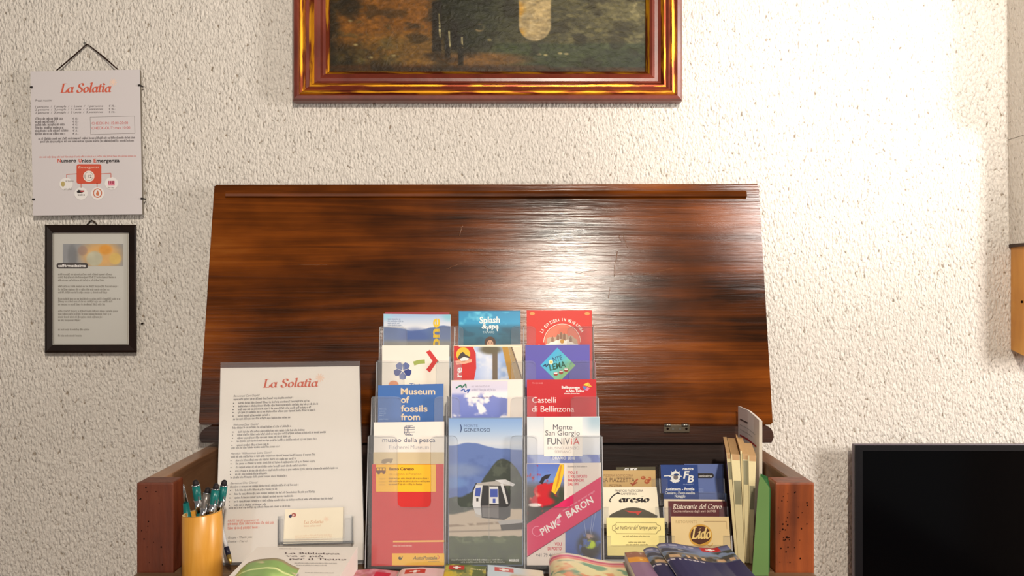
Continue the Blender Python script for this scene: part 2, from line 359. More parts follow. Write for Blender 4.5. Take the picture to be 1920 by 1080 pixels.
    def raster(s, x0, y0, x1, y1, fn, step=1.5, layer=1, mat=None):
        nx = max(2, int(round((x1 - x0) / step)) + 1); ny = max(2, int(round((y1 - y0) / step)) + 1)
        xs = np.linspace(x0, x1, nx); ys = np.linspace(y0, y1, ny); X, Y = np.meshgrid(xs, ys)
        C = np.clip(fn(X, Y), 0, 255) / 255.0; C = np.where(C <= 0.04045, C / 12.92, ((C + 0.055) / 1.055) ** 2.4)
        k = s.mi(mat or print_mat()); g = []
        for j in range(ny):
            row = []
            for i in range(nx):
                v = s.bm.verts.new(s.w(xs[i], ys[j], layer)); v[s.cl] = (*C[j, i], 1.0); row.append(v)
            g.append(row)
        for j in range(ny - 1):
            for i in range(nx - 1):
                s.bm.faces.new((g[j][i], g[j][i + 1], g[j + 1][i + 1], g[j + 1][i])).material_index = k
    def body(s, quad, th, mf, ms=None):
        a = [s.w(x, y, 0) for x, y in quad]; b = [p - s.n * th for p in a]
        v = [s.bm.verts.new(p) for p in a + b]; k = s.mi(mf); ks = s.mi(ms or mf)
        for q in ((0, 3, 2, 1), (4, 5, 6, 7), (0, 1, 5, 4), (1, 2, 6, 5), (2, 3, 7, 6), (3, 0, 4, 7)):
            s.bm.faces.new([v[i] for i in q]).material_index = k if q == (0, 3, 2, 1) else ks
# paint functions
def vnoise(X, Y, sc, seed=0, oct_=3):
    out = np.zeros_like(X, dtype=float); amp = 1.0; tot = 0
    for o in range(oct_):
        r = np.random.RandomState(seed * 17 + o); T = r.rand(64, 64)
        x = X / sc * 2 ** o + 1000; y = Y / sc * 2 ** o + 1000
        xi = np.floor(x).astype(int); yi = np.floor(y).astype(int); fx = x - xi; fy = y - yi
        fx = fx * fx * (3 - 2 * fx); fy = fy * fy * (3 - 2 * fy)
        a = T[yi % 64, xi % 64]; b = T[yi % 64, (xi + 1) % 64]; c = T[(yi + 1) % 64, xi % 64]; d = T[(yi + 1) % 64, (xi + 1) % 64]
        out += amp * ((a * (1 - fx) + b * fx) * (1 - fy) + (c * (1 - fx) + d * fx) * fy); tot += amp; amp *= 0.5
    return out / tot
def C3(X, c): return np.ones(X.shape + (3,)) * np.array(c, float)
def mixc(img, c, a): a = np.clip(a, 0, 1)[..., None]; return img * (1 - a) + np.array(c, float) * a
def sst(v, a, b): t = np.clip((v - a) / (b - a), 0, 1); return t * t * (3 - 2 * t)
def vgrad(Y, stops):
    ys = [k[0] for k in stops]; return np.stack([np.interp(Y, ys, [k[1][i] for k in stops]) for i in range(3)], -1)
def elm(X, Y, cx, cy, rx, ry, soft=0.25): return 1 - sst(np.sqrt(((X - cx) / rx) ** 2 + ((Y - cy) / ry) ** 2), 1 - soft, 1 + soft)

# ------------------------------------------------------------------ setting
WY = 1.725
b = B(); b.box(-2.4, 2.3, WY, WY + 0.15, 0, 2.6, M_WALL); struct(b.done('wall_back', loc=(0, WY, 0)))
b = B(); b.box(-2.4, 2.3, -2.6, WY, -0.1, 0, M_FLOOR); struct(b.done('floor', loc=(0, 0, 0)))
b = B(); b.box(2.3, 2.42, -1.25, WY + 0.15, 0, 2.6, pm('cream_plaster', (206, 184, 160), 0.9, 0.1)); struct(b.done('wall_right', loc=(2.3, 0, 0)))
# plastered pier and pine box at the right edge: their shaded left flanks face us
b = B()
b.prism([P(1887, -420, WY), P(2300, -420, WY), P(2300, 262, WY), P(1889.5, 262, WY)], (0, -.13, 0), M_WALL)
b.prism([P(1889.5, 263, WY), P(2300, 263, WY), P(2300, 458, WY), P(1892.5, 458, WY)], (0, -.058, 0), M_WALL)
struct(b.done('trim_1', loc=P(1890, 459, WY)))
bx = P(1895, 655, WY); zt_ = P(1890, 464, WY).z
e = empty('wooden_box', (bx.x, WY, bx.z), 'honey coloured pine box with dark top edge fixed under the white pier at far right', 'box')
b = B(); pts = [(bx.x, WY - .0005, zt_), (bx.x, WY - .0005, bx.z), (bx.x, WY - .062, bx.z - .0125), (bx.x, WY - .062, zt_)]
b.prism(pts, (.22, 0, 0), M_YEL); b.done('body', e)
b = B(); b.box(bx.x - .004, bx.x + .22, WY - .066, WY - .0005, zt_, zt_ + .0055, pm('dark_brown_edge', (62, 40, 26), 0.5)); b.done('top_edge', e)
b = B(); dq = bx.x * FPX / 957.0; q = Vector((bx.x + .001, dq, CZ - 26 / FPX * dq)); b.tube([q, q - Vector((0.003, 0, 0))], 0.0024, M_DARK, 8); b.done('screw', e)

# ------------------------------------------------------------------ wooden chest
SZ = 0.940                                            # level of the shelf everything stands on
chest = empty('wooden_chest', (-0.05, 1.45, 0), 'old dark wooden chest with its lid propped open against the white wall', 'chest')
TZ = 1.0687; XL, XR = -0.5425, 0.4369
lid_b = Vector((0, 1.605, 1.1083)); lid_t = Vector((0, 1.69, 1.5432))
def lid_pt(x, t, off): # t 0 bottom..1 top, off out of the face
    d = (lid_t - lid_b); n = Vector((0, -d.z, d.y)).normalized(); return Vector((x, 0, 0)) + lid_b + d * t + n * off
b = B(); b2 = bmesh.new()
c = [lid_pt(-.5555, 1, 0), lid_pt(.4605, 1.004, 0), lid_pt(.4625, 0, 0), lid_pt(-.5555, 0, 0)]
c += [lid_pt(-.5555, 1, -.03), lid_pt(.4605, 1.004, -.03), lid_pt(.4625, 0, -.03), lid_pt(-.5555, 0, -.03)]
v = [b2.verts.new(p) for p in c]
for q in ((0, 3, 2, 1), (4, 5, 6, 7), (0, 1, 5, 4), (1, 2, 6, 5), (2, 3, 7, 6), (3, 0, 4, 7)): b2.faces.new([v[i] for i in q])
bmesh.ops.bevel(b2, geom=b2.edges[:], offset=0.0025, segments=2, affect='EDGES'); b.take(b2, M_LID)
lid = b.done('lid', chest)
# moulded strip near the lid's top edge
b = B(); prof = [(0.972, 0), (0.968, .005), (0.955, .007), (0.944, .006), (0.940, .001), (0.934, -.0005)]
pr = []
for t, o in prof: pr.append([b.bm.verts.new(lid_pt(-.531, t, o)), b.bm.verts.new(lid_pt(.435, t, o))])
k = b.mi(M_LID)
for a0, a1 in zip(pr, pr[1:]): b.bm.faces.new((a0[0], a0[1], a1[1], a1[0])).material_index = k
b.bm.faces.new([p[0] for p in pr]).material_index = k; b.bm.faces.new([p[1] for p in pr][::-1]).material_index = k
b.done('lid_moulding', lid)
# scratches and dents in the varnish: short ridges
r = random.Random(3); msc = pm('worn_varnish', (122, 74, 38), 0.3, 0.5)
for (px, py, qx, qy, wd) in ((1158, 470, 1150, 520, 1.1), (1168, 440, 1176, 465, .9), (1160, 438, 1164, 452, .8), (1140, 560, 1143, 540, .8), (860, 440, 868, 418, 1.2), (880, 470, 920, 486, .8), (905, 500, 936, 512, .8), (560, 496, 612, 496, .7), (1205, 516, 1262, 503, .8), (1080, 512, 1120, 507, .8), (835, 505, 870, 492, .8)):
    b = B(); n = 6; pts = []
    for i in range(n + 1):
        t = i / n; X = px + (qx - px) * t + r.uniform(-1.5, 1.5); Y = py + (qy - py) * t + r.uniform(-1.5, 1.5)
        tt = ((540 - Y) / FPX * 1.65 + CZ - lid_b.z) / (lid_t.z - lid_b.z); d = lid_b.y + (lid_t.y - lid_b.y) * tt
        pts.append(lid_pt((X - 960) / FPX * d, tt, 0.0))
    b.tube(pts, [0.0004] + [0.0006 * wd] * (n - 1) + [0.0003], msc, 5); b.done('scratch', lid)
# back rail with rounded ends
b = B(); zb, zt = 1.079, 1.1075; x0, x1 = -0.5475, 0.4585; pts = [(x0 + .004, zb), (x1 - .004, zb)]
pts += [(x1 - .012 + .012 * math.cos(math.radians(a)), zb + .009 + (zt - zb - .009) * math.sin(math.radians(a))) for a in range(0, 91, 15)]
pts += [(x0 + .020 + .020 * math.cos(math.radians(a)), zb + .007 + (zt - zb - .007) * math.sin(math.radians(a))) for a in range(90, 181, 15)]
b.prism([(x, 1.588, z) for x, z in pts], (0, 0.10, 0), M_RAIL); b.done('back_rail', chest)
def side(x0, x1, m, nm):
    b = B(); b.box(x0, x1, 1.345, 1.69, 0.02, TZ, m, 0.002); b.done(nm, chest)
side(XL, -0.5155, wood('lit_sheen_board', [(124, 84, 58), (160, 116, 84), (178, 136, 104)], (20, 3, 22), 0.3), 'side_panel'); side(0.4095, XR, M_SIDE, 'side_panel')  # left board lighter: window sheen on its varnish put into the colour
def post(x0, x1, m, seed, n, side_m):
    b = B(); b.box(x0, x1, 1.31, 1.35, 0.0, TZ, m, 0.0025); r = random.Random(seed)
    for i in range(n):   # woodworm holes
        x = r.uniform(x0 + .006, x1 - .006) if i % 3 else r.uniform(x0 + .004, x0 + .02); z = r.uniform(0.95, TZ - .006); rr = r.uniform(.0005, .0012)
        if i % 4 == 0 and m is M_POSTR: z = r.uniform(.985, 1.015); x = x0 + r.uniform(.003, .02)
        b.face([(x + rr * math.cos(a), 1.3097, z + rr * 1.2 * math.sin(a)) for a in [2 * math.pi * k / 8 for k in range(8)]], M_DARK)
    b.done('corner_post', chest)
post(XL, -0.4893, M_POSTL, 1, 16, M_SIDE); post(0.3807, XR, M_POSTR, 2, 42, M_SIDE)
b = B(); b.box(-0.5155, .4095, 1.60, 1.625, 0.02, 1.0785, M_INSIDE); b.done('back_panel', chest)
b = B(); b.box(-0.5155, .4095, 1.352, 1.598, SZ - .02, SZ, M_TRAY); b.box(-0.487, .3785, 1.309, 1.352, SZ - .02, SZ, M_TRAY); b.done('inner_shelf', chest)
b = B(); b.box(-0.487, .3785, 1.312, 1.335, 0.02, SZ - .021, M_POSTL); b.done('front_panel', chest)
b = B(); b.box(-0.54, .434, 0.985, 1.308, SZ - .022, SZ, M_TRAY, .002); b.done('drop_front', chest)
b = B(); q0 = P(1245, 811, 1.585); q1 = P(1293, 796.5, 1.585); b.box(q0.x, q1.x, 1.5845, 1.588, q0.z, q1.z, pm('tarnished_steel', (112, 100, 84), 0.45, 0.5, 0.7), .0006)
for px in (1252, 1262, 1275, 1287):
    q = P(px, 804, 1.584); b.tube([q, q + Vector((0, .001, 0))], .0022, M_DARK if px in (1252, 1287) else M_METAL, 8)
b.tube([P(1246, 797, 1.583), P(1258, 797, 1.583)], .0025, M_METAL, 8); b.tube([P(1278, 797, 1.583), P(1290, 797, 1.583)], .0025, M_METAL, 8)
b.done('hinge', lid)

# ------------------------------------------------------------------ framed painting
PD = 1.69; px0, px1, pyb = 547, 1280.5, 188
pa = empty('framed_painting', P(914, pyb, WY), 'dark lakeside landscape painting in a red-brown and gilt frame above the chest', 'painting')
M_RB = wood('red_brown_frame', [(84, 30, 18), (112, 44, 28), (134, 62, 46)], (9, 9, 9), 0.3, 0.1, 0.05)
def gilt(name, axis):
    m, nt, bb = nodes_of(name)
    tc = nt.nodes.new('ShaderNodeTexCoord'); mp = nt.nodes.new('ShaderNodeMapping'); mp.inputs['Scale'].default_value = (14, 60, 160) if axis == 'x' else (160, 60, 14)
    nt.links.new(tc.outputs['Object'], mp.inputs['Vector']); n = nt.nodes.new('ShaderNodeTexNoise'); n.inputs['Scale'].default_value = 1; n.inputs['Detail'].default_value = 5
    nt.links.new(mp.outputs['Vector'], n.inputs['Vector']); r = nt.nodes.new('ShaderNodeValToRGB')
    r.color_ramp.elements[0].position = 0.44; r.color_ramp.elements[0].color = s2l((110, 44, 18)) + [1]
    r.color_ramp.elements[1].position = 0.56; r.color_ramp.elements[1].color = s2l((218, 150, 26)) + [1]
    nt.links.new(n.outputs['Fac'], r.inputs['Fac']); nt.links.new(r.outputs['Color'], bb.inputs['Base Color'])
    bb.inputs['Metallic'].default_value = 0.75; bb.inputs['Roughness'].default_value = 0.33; return m
M_GX = gilt('rubbed_gilding_along', 'x'); M_GZ = gilt('rubbed_gilding_upright', 'z')
# profile: inset from the outer edge (m), depth out from wall
prof = [(0, .004, 0), (0, .026, 0), (.004, .034, 0), (.010, .035, 0), (.0135, .031, 1), (.016, .0335, 1), (.020, .033, 1), (.0225, .029, 0), (.026, .031, 0), (.0305, .027, 1), (.034, .027, 1), (.039, .021, 0), (.044, .018, 0), (.050, .018, 0), (.055, .020, 0), (.0595, .017, 1), (.0655, .012, 1), (.0665, .006, 0)]
ox0, ox1 = (px0 - 960) / FPX * PD, (px1 - 960) / FPX * PD; oz0 = CZ - (pyb - 540) / FPX * PD; oz1 = oz0 + 0.56
b = B(); rings = []
for ins, dp, g in prof: rings.append([b.bm.verts.new((x, WY - dp, z)) for x, z in ((ox0 + ins, oz0 + ins * .9), (ox1 - ins, oz0 + ins * .9), (ox1 - ins, oz1 - ins), (ox0 + ins, oz1 - ins))])
for i in range(len(prof) - 1):
    for j in range(4):
        m = M_RB if not prof[i][2] else (M_GX if j % 2 == 0 else M_GZ)
        b.bm.faces.new((rings[i][j], rings[i][(j + 1) % 4], rings[i + 1][(j + 1) % 4], rings[i + 1][j])).material_index = b.mi(m)
b.done('frame', pa)
def paint(X, Y):
    n1 = vnoise(X, Y * 1.6, 26, 1, 4); n2 = vnoise(X, Y, 90, 2, 3); n3 = vnoise(X, Y * 2.5, 12, 3, 3)
    img = C3(X, (84, 80, 56))
    img = mixc(img, (120, 112, 80), sst(X, 1030, 1150) * (0.3 + 0.5 * n2) * sst(-Y, -90, -20))
    img = mixc(img, (58, 50, 30), elm(X, Y, 690, -60, 120, 90, .5) * .9)
    g = elm(X, Y, 735, 55, 120, 85, .55) * sst(n2 + n1, .55, 1.05)
    img = mixc(img, (146, 92, 32), np.clip(g * 1.3, 0, .95))
    img = mixc(img, (128, 98, 48), elm(X, Y, 770, 95, 110, 32, .5) * .7)
    img = mixc(img, (46, 38, 20), elm(X, Y, 650, 118, 50, 34, .6) * sst(n1, .2, .6))
    img = mixc(img, (44, 34, 20), (1 - sst(X, 616, 650)) * .75)
    img = mixc(img, (46, 36, 20), elm(X, Y, 655, 10, 22, 22, .5) * .8)
    img = mixc(img, (34, 36, 20), elm(X, Y, 872, 15, 60, 92, .3) * (.78 + .22 * n1))
    img = mixc(img, (60, 62, 42), elm(X, Y, 925, 30, 50, 70, .6) * .7)
    w_ = sst(X, 905, 950) * sst(Y, 78, 84) ; img = mixc(img, (66, 76, 50), w_ * .85)
    img = mixc(img, (46, 52, 36), sst(X, 1100, 1170) * sst(Y, 85, 112) * .7)
    img = mixc(img, (134, 92, 44), elm(X, Y, 900, 112, 90, 13, .35) * .9)
    img = mixc(img, (86, 52, 24), sst(Y, 119, 127) * (1 - sst(X, 1010, 1040)) * .95)
    img = mixc(img, (70, 48, 26), sst(Y, 124, 129))
    for (x, y0, y1, wd) in ((818, 0, 98, 9), (838, 55, 110, 5.5), (863, 62, 124, 5.5), (851, 40, 95, 6)):
        a = (1 - sst(np.abs(X - x - 2 * n3), wd - 2, wd + 1.5)) * sst(Y, y0, y0 + 5) * (1 - sst(Y, y1 - 4, y1 + 2)); img = mixc(img, (38, 30, 18), a * .92)
    for (x, y0, y1) in ((823, 24, 72), (842, 56, 90), (866, 66, 92)):
        a = (1 - sst(np.abs(X - x - (Y - y0) * .05), .8, 2.0)) * sst(Y, y0, y0 + 3) * (1 - sst(Y, y1 - 4, y1)) * sst(n3, .25, .5); img = mixc(img, (206, 196, 160), a)
    img = mixc(img, (50, 36, 18), elm(X, Y, 815, 103, 22, 5, .5) * .7 + elm(X, Y, 838, 112, 24, 5, .5) * .6)
    cx = 1003; mm = (1 - sst(np.abs(X - cx), 28, 31.5)) * (1 - sst(Y, 47, 49)) + (1 - sst(np.sqrt((X - cx) ** 2 + ((Y - 47) * 1.02) ** 2), 28.5, 31.5)) * sst(Y, 46, 48.5)
    mm = np.clip(mm, 0, 1) * sst(Y, -130, -60)
    img = mixc(img, (206, 182, 142), mm); img = mixc(img, (222, 166, 66), mm * (1 - sst(X, 974, 990)) * sst(n1, .3, .6))
    img = mixc(img, (226, 206, 176), mm * sst(n3, .55, .75) * .6)
    img = mixc(img, (190, 160, 120), elm(X, Y, 898, 52, 8, 7, .6) * sst(n3, .35, .6))
    for (x, y) in ((918, 75), (1011, 102), (1023, 103), (1050, 100), (1062, 101), (657, 39), (667, 84), (695, 108), (738, 104)): img = mixc(img, (206, 190, 150), elm(X, Y, x, y, 4, 2, .5) * .75)
    st = sst(np.abs(n3 - .5), 0, .18); img = img * (0.86 + 0.20 * n1)[..., None]
    ridge = sst(vnoise(X, Y * 2.2, 16, 9, 4), .56, .64) * sst(X, 1010, 1060) * (1 - sst(Y, 78, 86)); img = mixc(img, (134, 126, 92), ridge * .5)
    img = mixc(img, (150, 140, 108), sst(vnoise(X, Y, 10, 11, 3), .62, .7) * sst(X, 1110, 1180) * (1 - sst(Y, 20, 40)) * .7)
    d1 = vnoise(X + 14 * n1, Y * 1.5, 7, 14, 3); d2 = vnoise(X * .7, Y * 2.2 + 8 * n1, 9, 15, 3)
    img = img * (.70 + .5 * d1)[..., None] * (.86 + .28 * d2)[..., None]; img = mixc(img, (36, 30, 16), sst(vnoise(X, Y * 1.4, 34, 16, 4), .54, .68) * .5 * (1 - mm))
    return img * np.array([.86, .84, .74])
pr = Print((0, WY - 0.007, 0), (0, -1, 0))
cm = canvas_mat(); pr.body([(609, -420), (1221, -420), (1221, 134), (609, 134)], .004, PAPER)
pr.raster(609, -36, 1221, 134, paint, 1.6, 2, cm); pr.raster(609, -420, 1221, -36, paint, 8, 2, cm)
pr.done('canvas', pa)

# ------------------------------------------------------------------ price notice hanging on the wall
RED = (206, 84, 60); M_RED = ink(RED); M_PEACH = ink((238, 196, 170)); M_INK = pm('grey_black_ink', (84, 76, 78), .5, .2); M_GREY = pm('grey_ink', (146, 138, 136), .5, .2)
def sun_logo(pr, cx, cy, r, m, layer=2):
    pr.ell(cx, cy, r * .55, r * .55, m, layer, 14)
    for i in range(9):
        a = 2 * math.pi * i / 9; pr.line([(cx + .6 * r * math.cos(a), cy + .6 * r * math.sin(a)), (cx + r * math.cos(a + .15), cy + r * math.sin(a + .15))], r * .26, m, layer)
SD = WY - 0.022
ws = empty('price_notice', P(162, 404, WY), 'white clip-framed hotel price notice hanging by a black cord on the left wall', 'notice')
pr = Print((0, SD, 0), (0, -1, 0), slope=-.012); GL = pm('notice_sheet_under_glass', (214, 206, 206), .12, .5, var=.012, scale=18)
pr.body([(57, 134), (262, 130.5), (267, 402), (62, 404)], .007, GL, pm('backing_board', (120, 112, 100), .6))
pr.nib('La Solatìa', 112, 174, 95, 17, ink((206, 96, 72)), 2, .22, .075); sun_logo(pr, 212, 154, 7, ink((236, 204, 186)))
pr.text('Prezzi massimi', 66, 190.5, 31, 4, M_INK, bold=.012, shear=.2)
for i, (t, p) in enumerate((('1 persona  /  1 people  /  1 Leute  /  1 personne', '€ 70.-'), ('2 persone  /  2 people  /  2 Leute  /  2 personnes', '€ 90.-'), ('3 persone  /  3 people  /  3 Leute  /  3 personnes', '€ 110.-'))):
    y = 202 + i * 5.6; pr.text(t, 66, y, 127, 3.8, M_INK, bold=.012, shear=.15); pr.text(p, 204, y - 1.5, 12, 3.6, M_INK, shear=.15)
for i, wd in enumerate((52, 41, 55, 53, 63, 57)):
    y = 224.5 + i * 5.7; pr.greek(66, 66 + wd, y, 3.3, M_INK); pr.text(('€ 15.-', '€ 15.-', '€ 12.-', '€ 10.-', '€ 8.-', '€ 8.-')[i], 136, y - .5, 11, 3.4, M_INK, shear=.15)
pr.line([(169, 219.5), (252, 217.5), (253, 250), (170, 252), (169, 219.5)], .8, M_GREY)
pr.text('CHECK-IN: 15:00-20:00', 172, 233.5, 68, 4.8, ink((200, 104, 100)), bold=.006); pr.text('CHECK-OUT: max 10:00', 172, 242.5, 72, 4.8, ink((200, 92, 90)), bold=.012)
pr.greek(72, 254, 262, 3, M_INK); pr.greek(76, 252, 267.5, 3, M_INK)
pr.greek(74, 256, 296, 2.4, ink((206, 130, 124)))
for t, x, wd, m in (('N', 108, 6, M_RED), ('umero', 115, 28, M_BLACK), ('U', 147.5, 5.5, M_RED), ('nico', 154, 17.5, M_BLACK), ('E', 175.5, 5, M_RED), ('mergenza', 181, 43, M_BLACK)): pr.text(t, x, 304.5, wd, 6.6, m, bold=.024)
for a in ([(144, 326), (125, 327), (125, 334)], [(190, 326), (208, 325), (208, 333)], [(152, 344), (152, 352)], [(182, 343), (182, 351)]): pr.line(a, 1.4, ink((196, 110, 96)))
pr.rrect(143.5, 308, 190, 344.5, 4, M_RED); pr.text('Emergenza', 147, 316, 39, 4.6, ink((240, 196, 176)), 3, shear=.15)
pr.ell(166.5, 330.5, 10.5, 10.5, ink((236, 224, 214)), 3); pr.text('112', 160, 333.5, 12, 5.5, M_INK, 4, bold=.02); pr.ring(166.5, 330.5, 8, 8, .7, M_GREY, 4)
WHT = ink((232, 226, 222))
for cx, cy in ((124, 345), (152, 363), (183, 363), (209, 344)): pr.ell(cx, cy, 12.5, 12, WHT, 1); pr.ring(cx, cy, 12.5, 12, .6, ink((190, 184, 182)), 2, 20, 160)
pr.ell(118, 345, 4, 5, ink((186, 166, 110)), 2, 10); pr.greek(123, 138, 341, 2.2, M_GREY); pr.greek(120, 136, 356, 2.2, M_GREY)
pr.poly([(144, 359), (147, 356), (153, 357), (158, 357), (155, 361), (149, 362), (145, 362)], M_BLACK, 2); pr.rect(151, 357, 158, 360, ink((180, 70, 70)), 3); pr.greek(146, 160, 367, 2.6, M_INK)
pr.ring(183, 362, 7.6, 8, 1.8, ink((200, 110, 80)), 2); pr.poly([(183, 356), (186, 363), (185, 367), (181, 367), (180, 363)], ink((206, 120, 84)), 2)
pr.rect(203, 339, 215, 348, ink((220, 130, 150)), 2); pr.text('118', 203, 344, 11, 4.6, ink((150, 40, 60)), 3, bold=.03); pr.greek(202, 214, 353, 2.2, M_GREY)
pr.done('sheet', ws)
for px, py in ((59, 163.5), (261, 160), (63, 374), (266, 372.5)):
    b = B(); q = P(px, py, SD - .001); s_ = 1 if px > 150 else -1; b.box(q.x - .0022, q.x + .0022, q.y - .001, q.y + .0005, q.z - .0018, q.z + .0018, M_BLACK, .0004)
    b.box(q.x + s_ * .0022 - .001, q.x + s_ * .0022 + .001, q.y, q.y + .012, q.z - .0012, q.z + .0012, M_BLACK); b.done('clip', ws)
b = B(); mc = pm('black_cord', (48, 32, 26), .8, .1)
for o in (0, .0018): b.tube([P(106 + o * 300, 132, SD + .006), P(135, 107 + o * 700, WY - .008), P(161, 84.5, WY - .006), P(163, 83.5, WY - .006), P(166, 84.5, WY - .006), P(194, 106 + o * 700, WY - .008), P(221 - o * 300, 130, SD + .006)], .0011, mc, 6)
b.done('cord', ws)
b = B(); q = P(163.5, 84, WY); b.tube([q + Vector((0, .004, 0)), q - Vector((0, .010, 0))], .0011, M_METAL, 8); b.tube([q - Vector((0, .010, 0)), q - Vector((0, .0112, 0))], .0024, M_METAL, 10)
tag(b.done('nail'), 'small nail in the stucco holding the cord of the price notice', 'nail')

# ------------------------------------------------------------------ small black frame below it
fr = empty('small_picture_frame', P(170, 661, WY), 'small black picture frame with a typed sheet, hung below the price notice', 'picture frame')
FD = WY - .020; b = B(); M_FB = wood('black_brown_frame', [(22, 12, 8), (32, 18, 11), (42, 24, 15)], (20, 20, 20), .5, .0, .05, spec=.25)
o4 = [(84, 421.5), (256, 421.5), (256.5, 661), (84, 661.5)]; i4 = [(98.5, 436), (241.5, 436), (241.5, 646), (98.5, 646.5)]; m4 = [(88, 425.5), (252, 425.5), (252.5, 657), (88, 657.5)]
rr = [[P(x, y, d) for x, y in q] for q, d in ((o4, WY - .002), (o4, FD + .003), (m4, FD), (i4, FD + .003), (i4, FD + .008))]
vs = [[b.bm.verts.new(p) for p in q] for q in rr]
for a0, a1 in zip(vs, vs[1:]):
    for j in range(4): b.bm.faces.new((a0[j], a0[(j + 1) % 4], a1[(j + 1) % 4], a1[j])).material_index = b.mi(M_FB)
for q0, q1 in zip(vs[3], vs[3][1:] + vs[3][:1]): pass
b.done('frame', fr)
pr = Print((0, FD + .0075, 0), (0, -1, 0)); pr.body([(97, 434), (243, 434), (243, 648), (97, 648)], .002, pm('grey_paper_under_glass', (198, 194, 186), .15, .5, var=.01))
pr.line([(100.5, 438), (239.5, 438), (239.5, 645), (100.5, 645), (100.5, 438)], 1.2, pm('silver_slip', (176, 166, 152), .35, .5, .5))
def pic(X, Y):
    img = C3(X, (150, 150, 152)); img = mixc(img, (226, 176, 112), elm(X, Y, 190, 478, 36, 26, .5)); img = mixc(img, (160, 132, 120), elm(X, Y, 155, 470, 9, 9, .2) * .7)
    img = mixc(img, (196, 190, 164), elm(X, Y, 177, 485, 15, 14, .15)); img = mixc(img, (228, 158, 70), elm(X, Y, 198, 468, 12, 9, .3)); img = mixc(img, (222, 186, 108), elm(X, Y, 216, 485, 11, 11, .2))
    img = mixc(img, (120, 120, 122), elm(X, Y, 136, 480, 9, 22, .3) * .6); return img * (.92 + .12 * vnoise(X, Y, 14, 4))[..., None]
pr.raster(118, 457.5, 231, 499, pic, 1.5, 2)
pr.rrect(106, 493, 165, 503.5, 4.5, pm('dark_grey_label', (72, 66, 64), .4), 3); pr.text('caffèrmatissima', 109, 500.5, 52, 5, WHT, 4, bold=.03)
MT = pm('faint_grey_type', (132, 126, 118), .5, .2)
for y, wd in ((516, 102), (521.5, 110), (527, 86), (538.5, 113), (544.5, 97), (550, 92), (562, 117), (567, 102), (572.5, 89), (585, 113), (590.5, 100), (596, 84), (602, 42)): pr.greek(109, 109 + wd, y, 2.7, MT)
pr.greek(109, 168, 619.5, 2.6, MT); pr.greek(109, 155, 631, 2.6, MT)
pr.done('printed_sheet', fr)
b = B(); mh = pm('dark_brass', (70, 52, 34), .4, .5, .6); b.tube([P(163, 421, WY - .006), P(170, 414, WY - .006), P(175, 414, WY - .006), P(182, 421, WY - .006)], .0011, mh, 6); b.tube([P(166 + 0, 418, WY - .005), P(172, 413, WY - .005), P(178, 418, WY - .005)], .0012, mh, 6); b.done('hanging_ring', fr)
b = B(); q = P(173, 414, WY); b.tube([q + Vector((0, .003, 0)), q - Vector((0, .009, 0))], .0012, M_METAL, 8); tag(b.done('nail'), 'small nail holding the ring of the small black frame', 'nail')
b = B(); q = P(267.5, 606.5, WY); b.tube([q + Vector((0, .003, 0)), q - Vector((0, .004, 0)), q - Vector((0, .005, 0))], [.0011, .0016, .0008], M_DARK, 8); tag(b.done('nail'), 'tiny dark nail head in the wall right of the small black frame', 'nail')

# ------------------------------------------------------------------ television
tv = empty('television', P(1990, 1300, 1.6), 'flat black television with slim bezel at the lower right of the wall', 'television')
TD = 1.675; q = P(1602, 833.5, TD); tx0, tz1 = q.x, q.z; tx1, tz0 = tx0 + 0.98, tz1 - 0.57
M_TVB = pm('black_gloss_plastic', (22, 21, 24), .25, .5); M_TVE = pm('grey_purple_edge', (96, 84, 94), .35, .5)
b = B(); b.box(tx0, tx1, TD + .004, TD + .014, tz0, tz1, M_TVE, .002); b.done('casing', tv)
b = B(); bw = .0155
for x0, x1, z0, z1 in ((tx0 + .001, tx0 + bw, tz0, tz1 - .0015), (tx1 - bw, tx1, tz0, tz1), (tx0 + bw, tx1 - bw, tz1 - .0118, tz1 - .0015), (tx0 + bw, tx1 - bw, tz0, tz0 + .02)): b.box(x0, x1, TD, TD + .006, z0, z1, M_TVB)
b.done('bezel', tv)
m, nt, bb = nodes_of('dark_screen'); bb.inputs['Base Color'].default_value = (.0012, .0012, .0016, 1); bb.inputs['Roughness'].default_value = .10; bb.inputs['Specular IOR Level'].default_value = .22
n = nt.nodes.new('ShaderNodeTexNoise'); n.inputs['Scale'].default_value = 3; mr = nt.nodes.new('ShaderNodeMapRange'); mr.inputs['To Min'].default_value = .08; mr.inputs['To Max'].default_value = .13
nt.links.new(n.outputs['Fac'], mr.inputs['Value']); nt.links.new(mr.outputs['Result'], bb.inputs['Roughness'])
b = B(); b.box(tx0 + bw, tx1 - bw, TD + .0015, TD + .0055, tz0 + .02, tz1 - .0118, m); b.done('screen', tv)
b = B(); b.box(tx0 + .38, tx0 + .60, TD + .0135, WY - .0006, tz0 + .15, tz0 + .40, M_TVB); b.done('wall_bracket', tv)

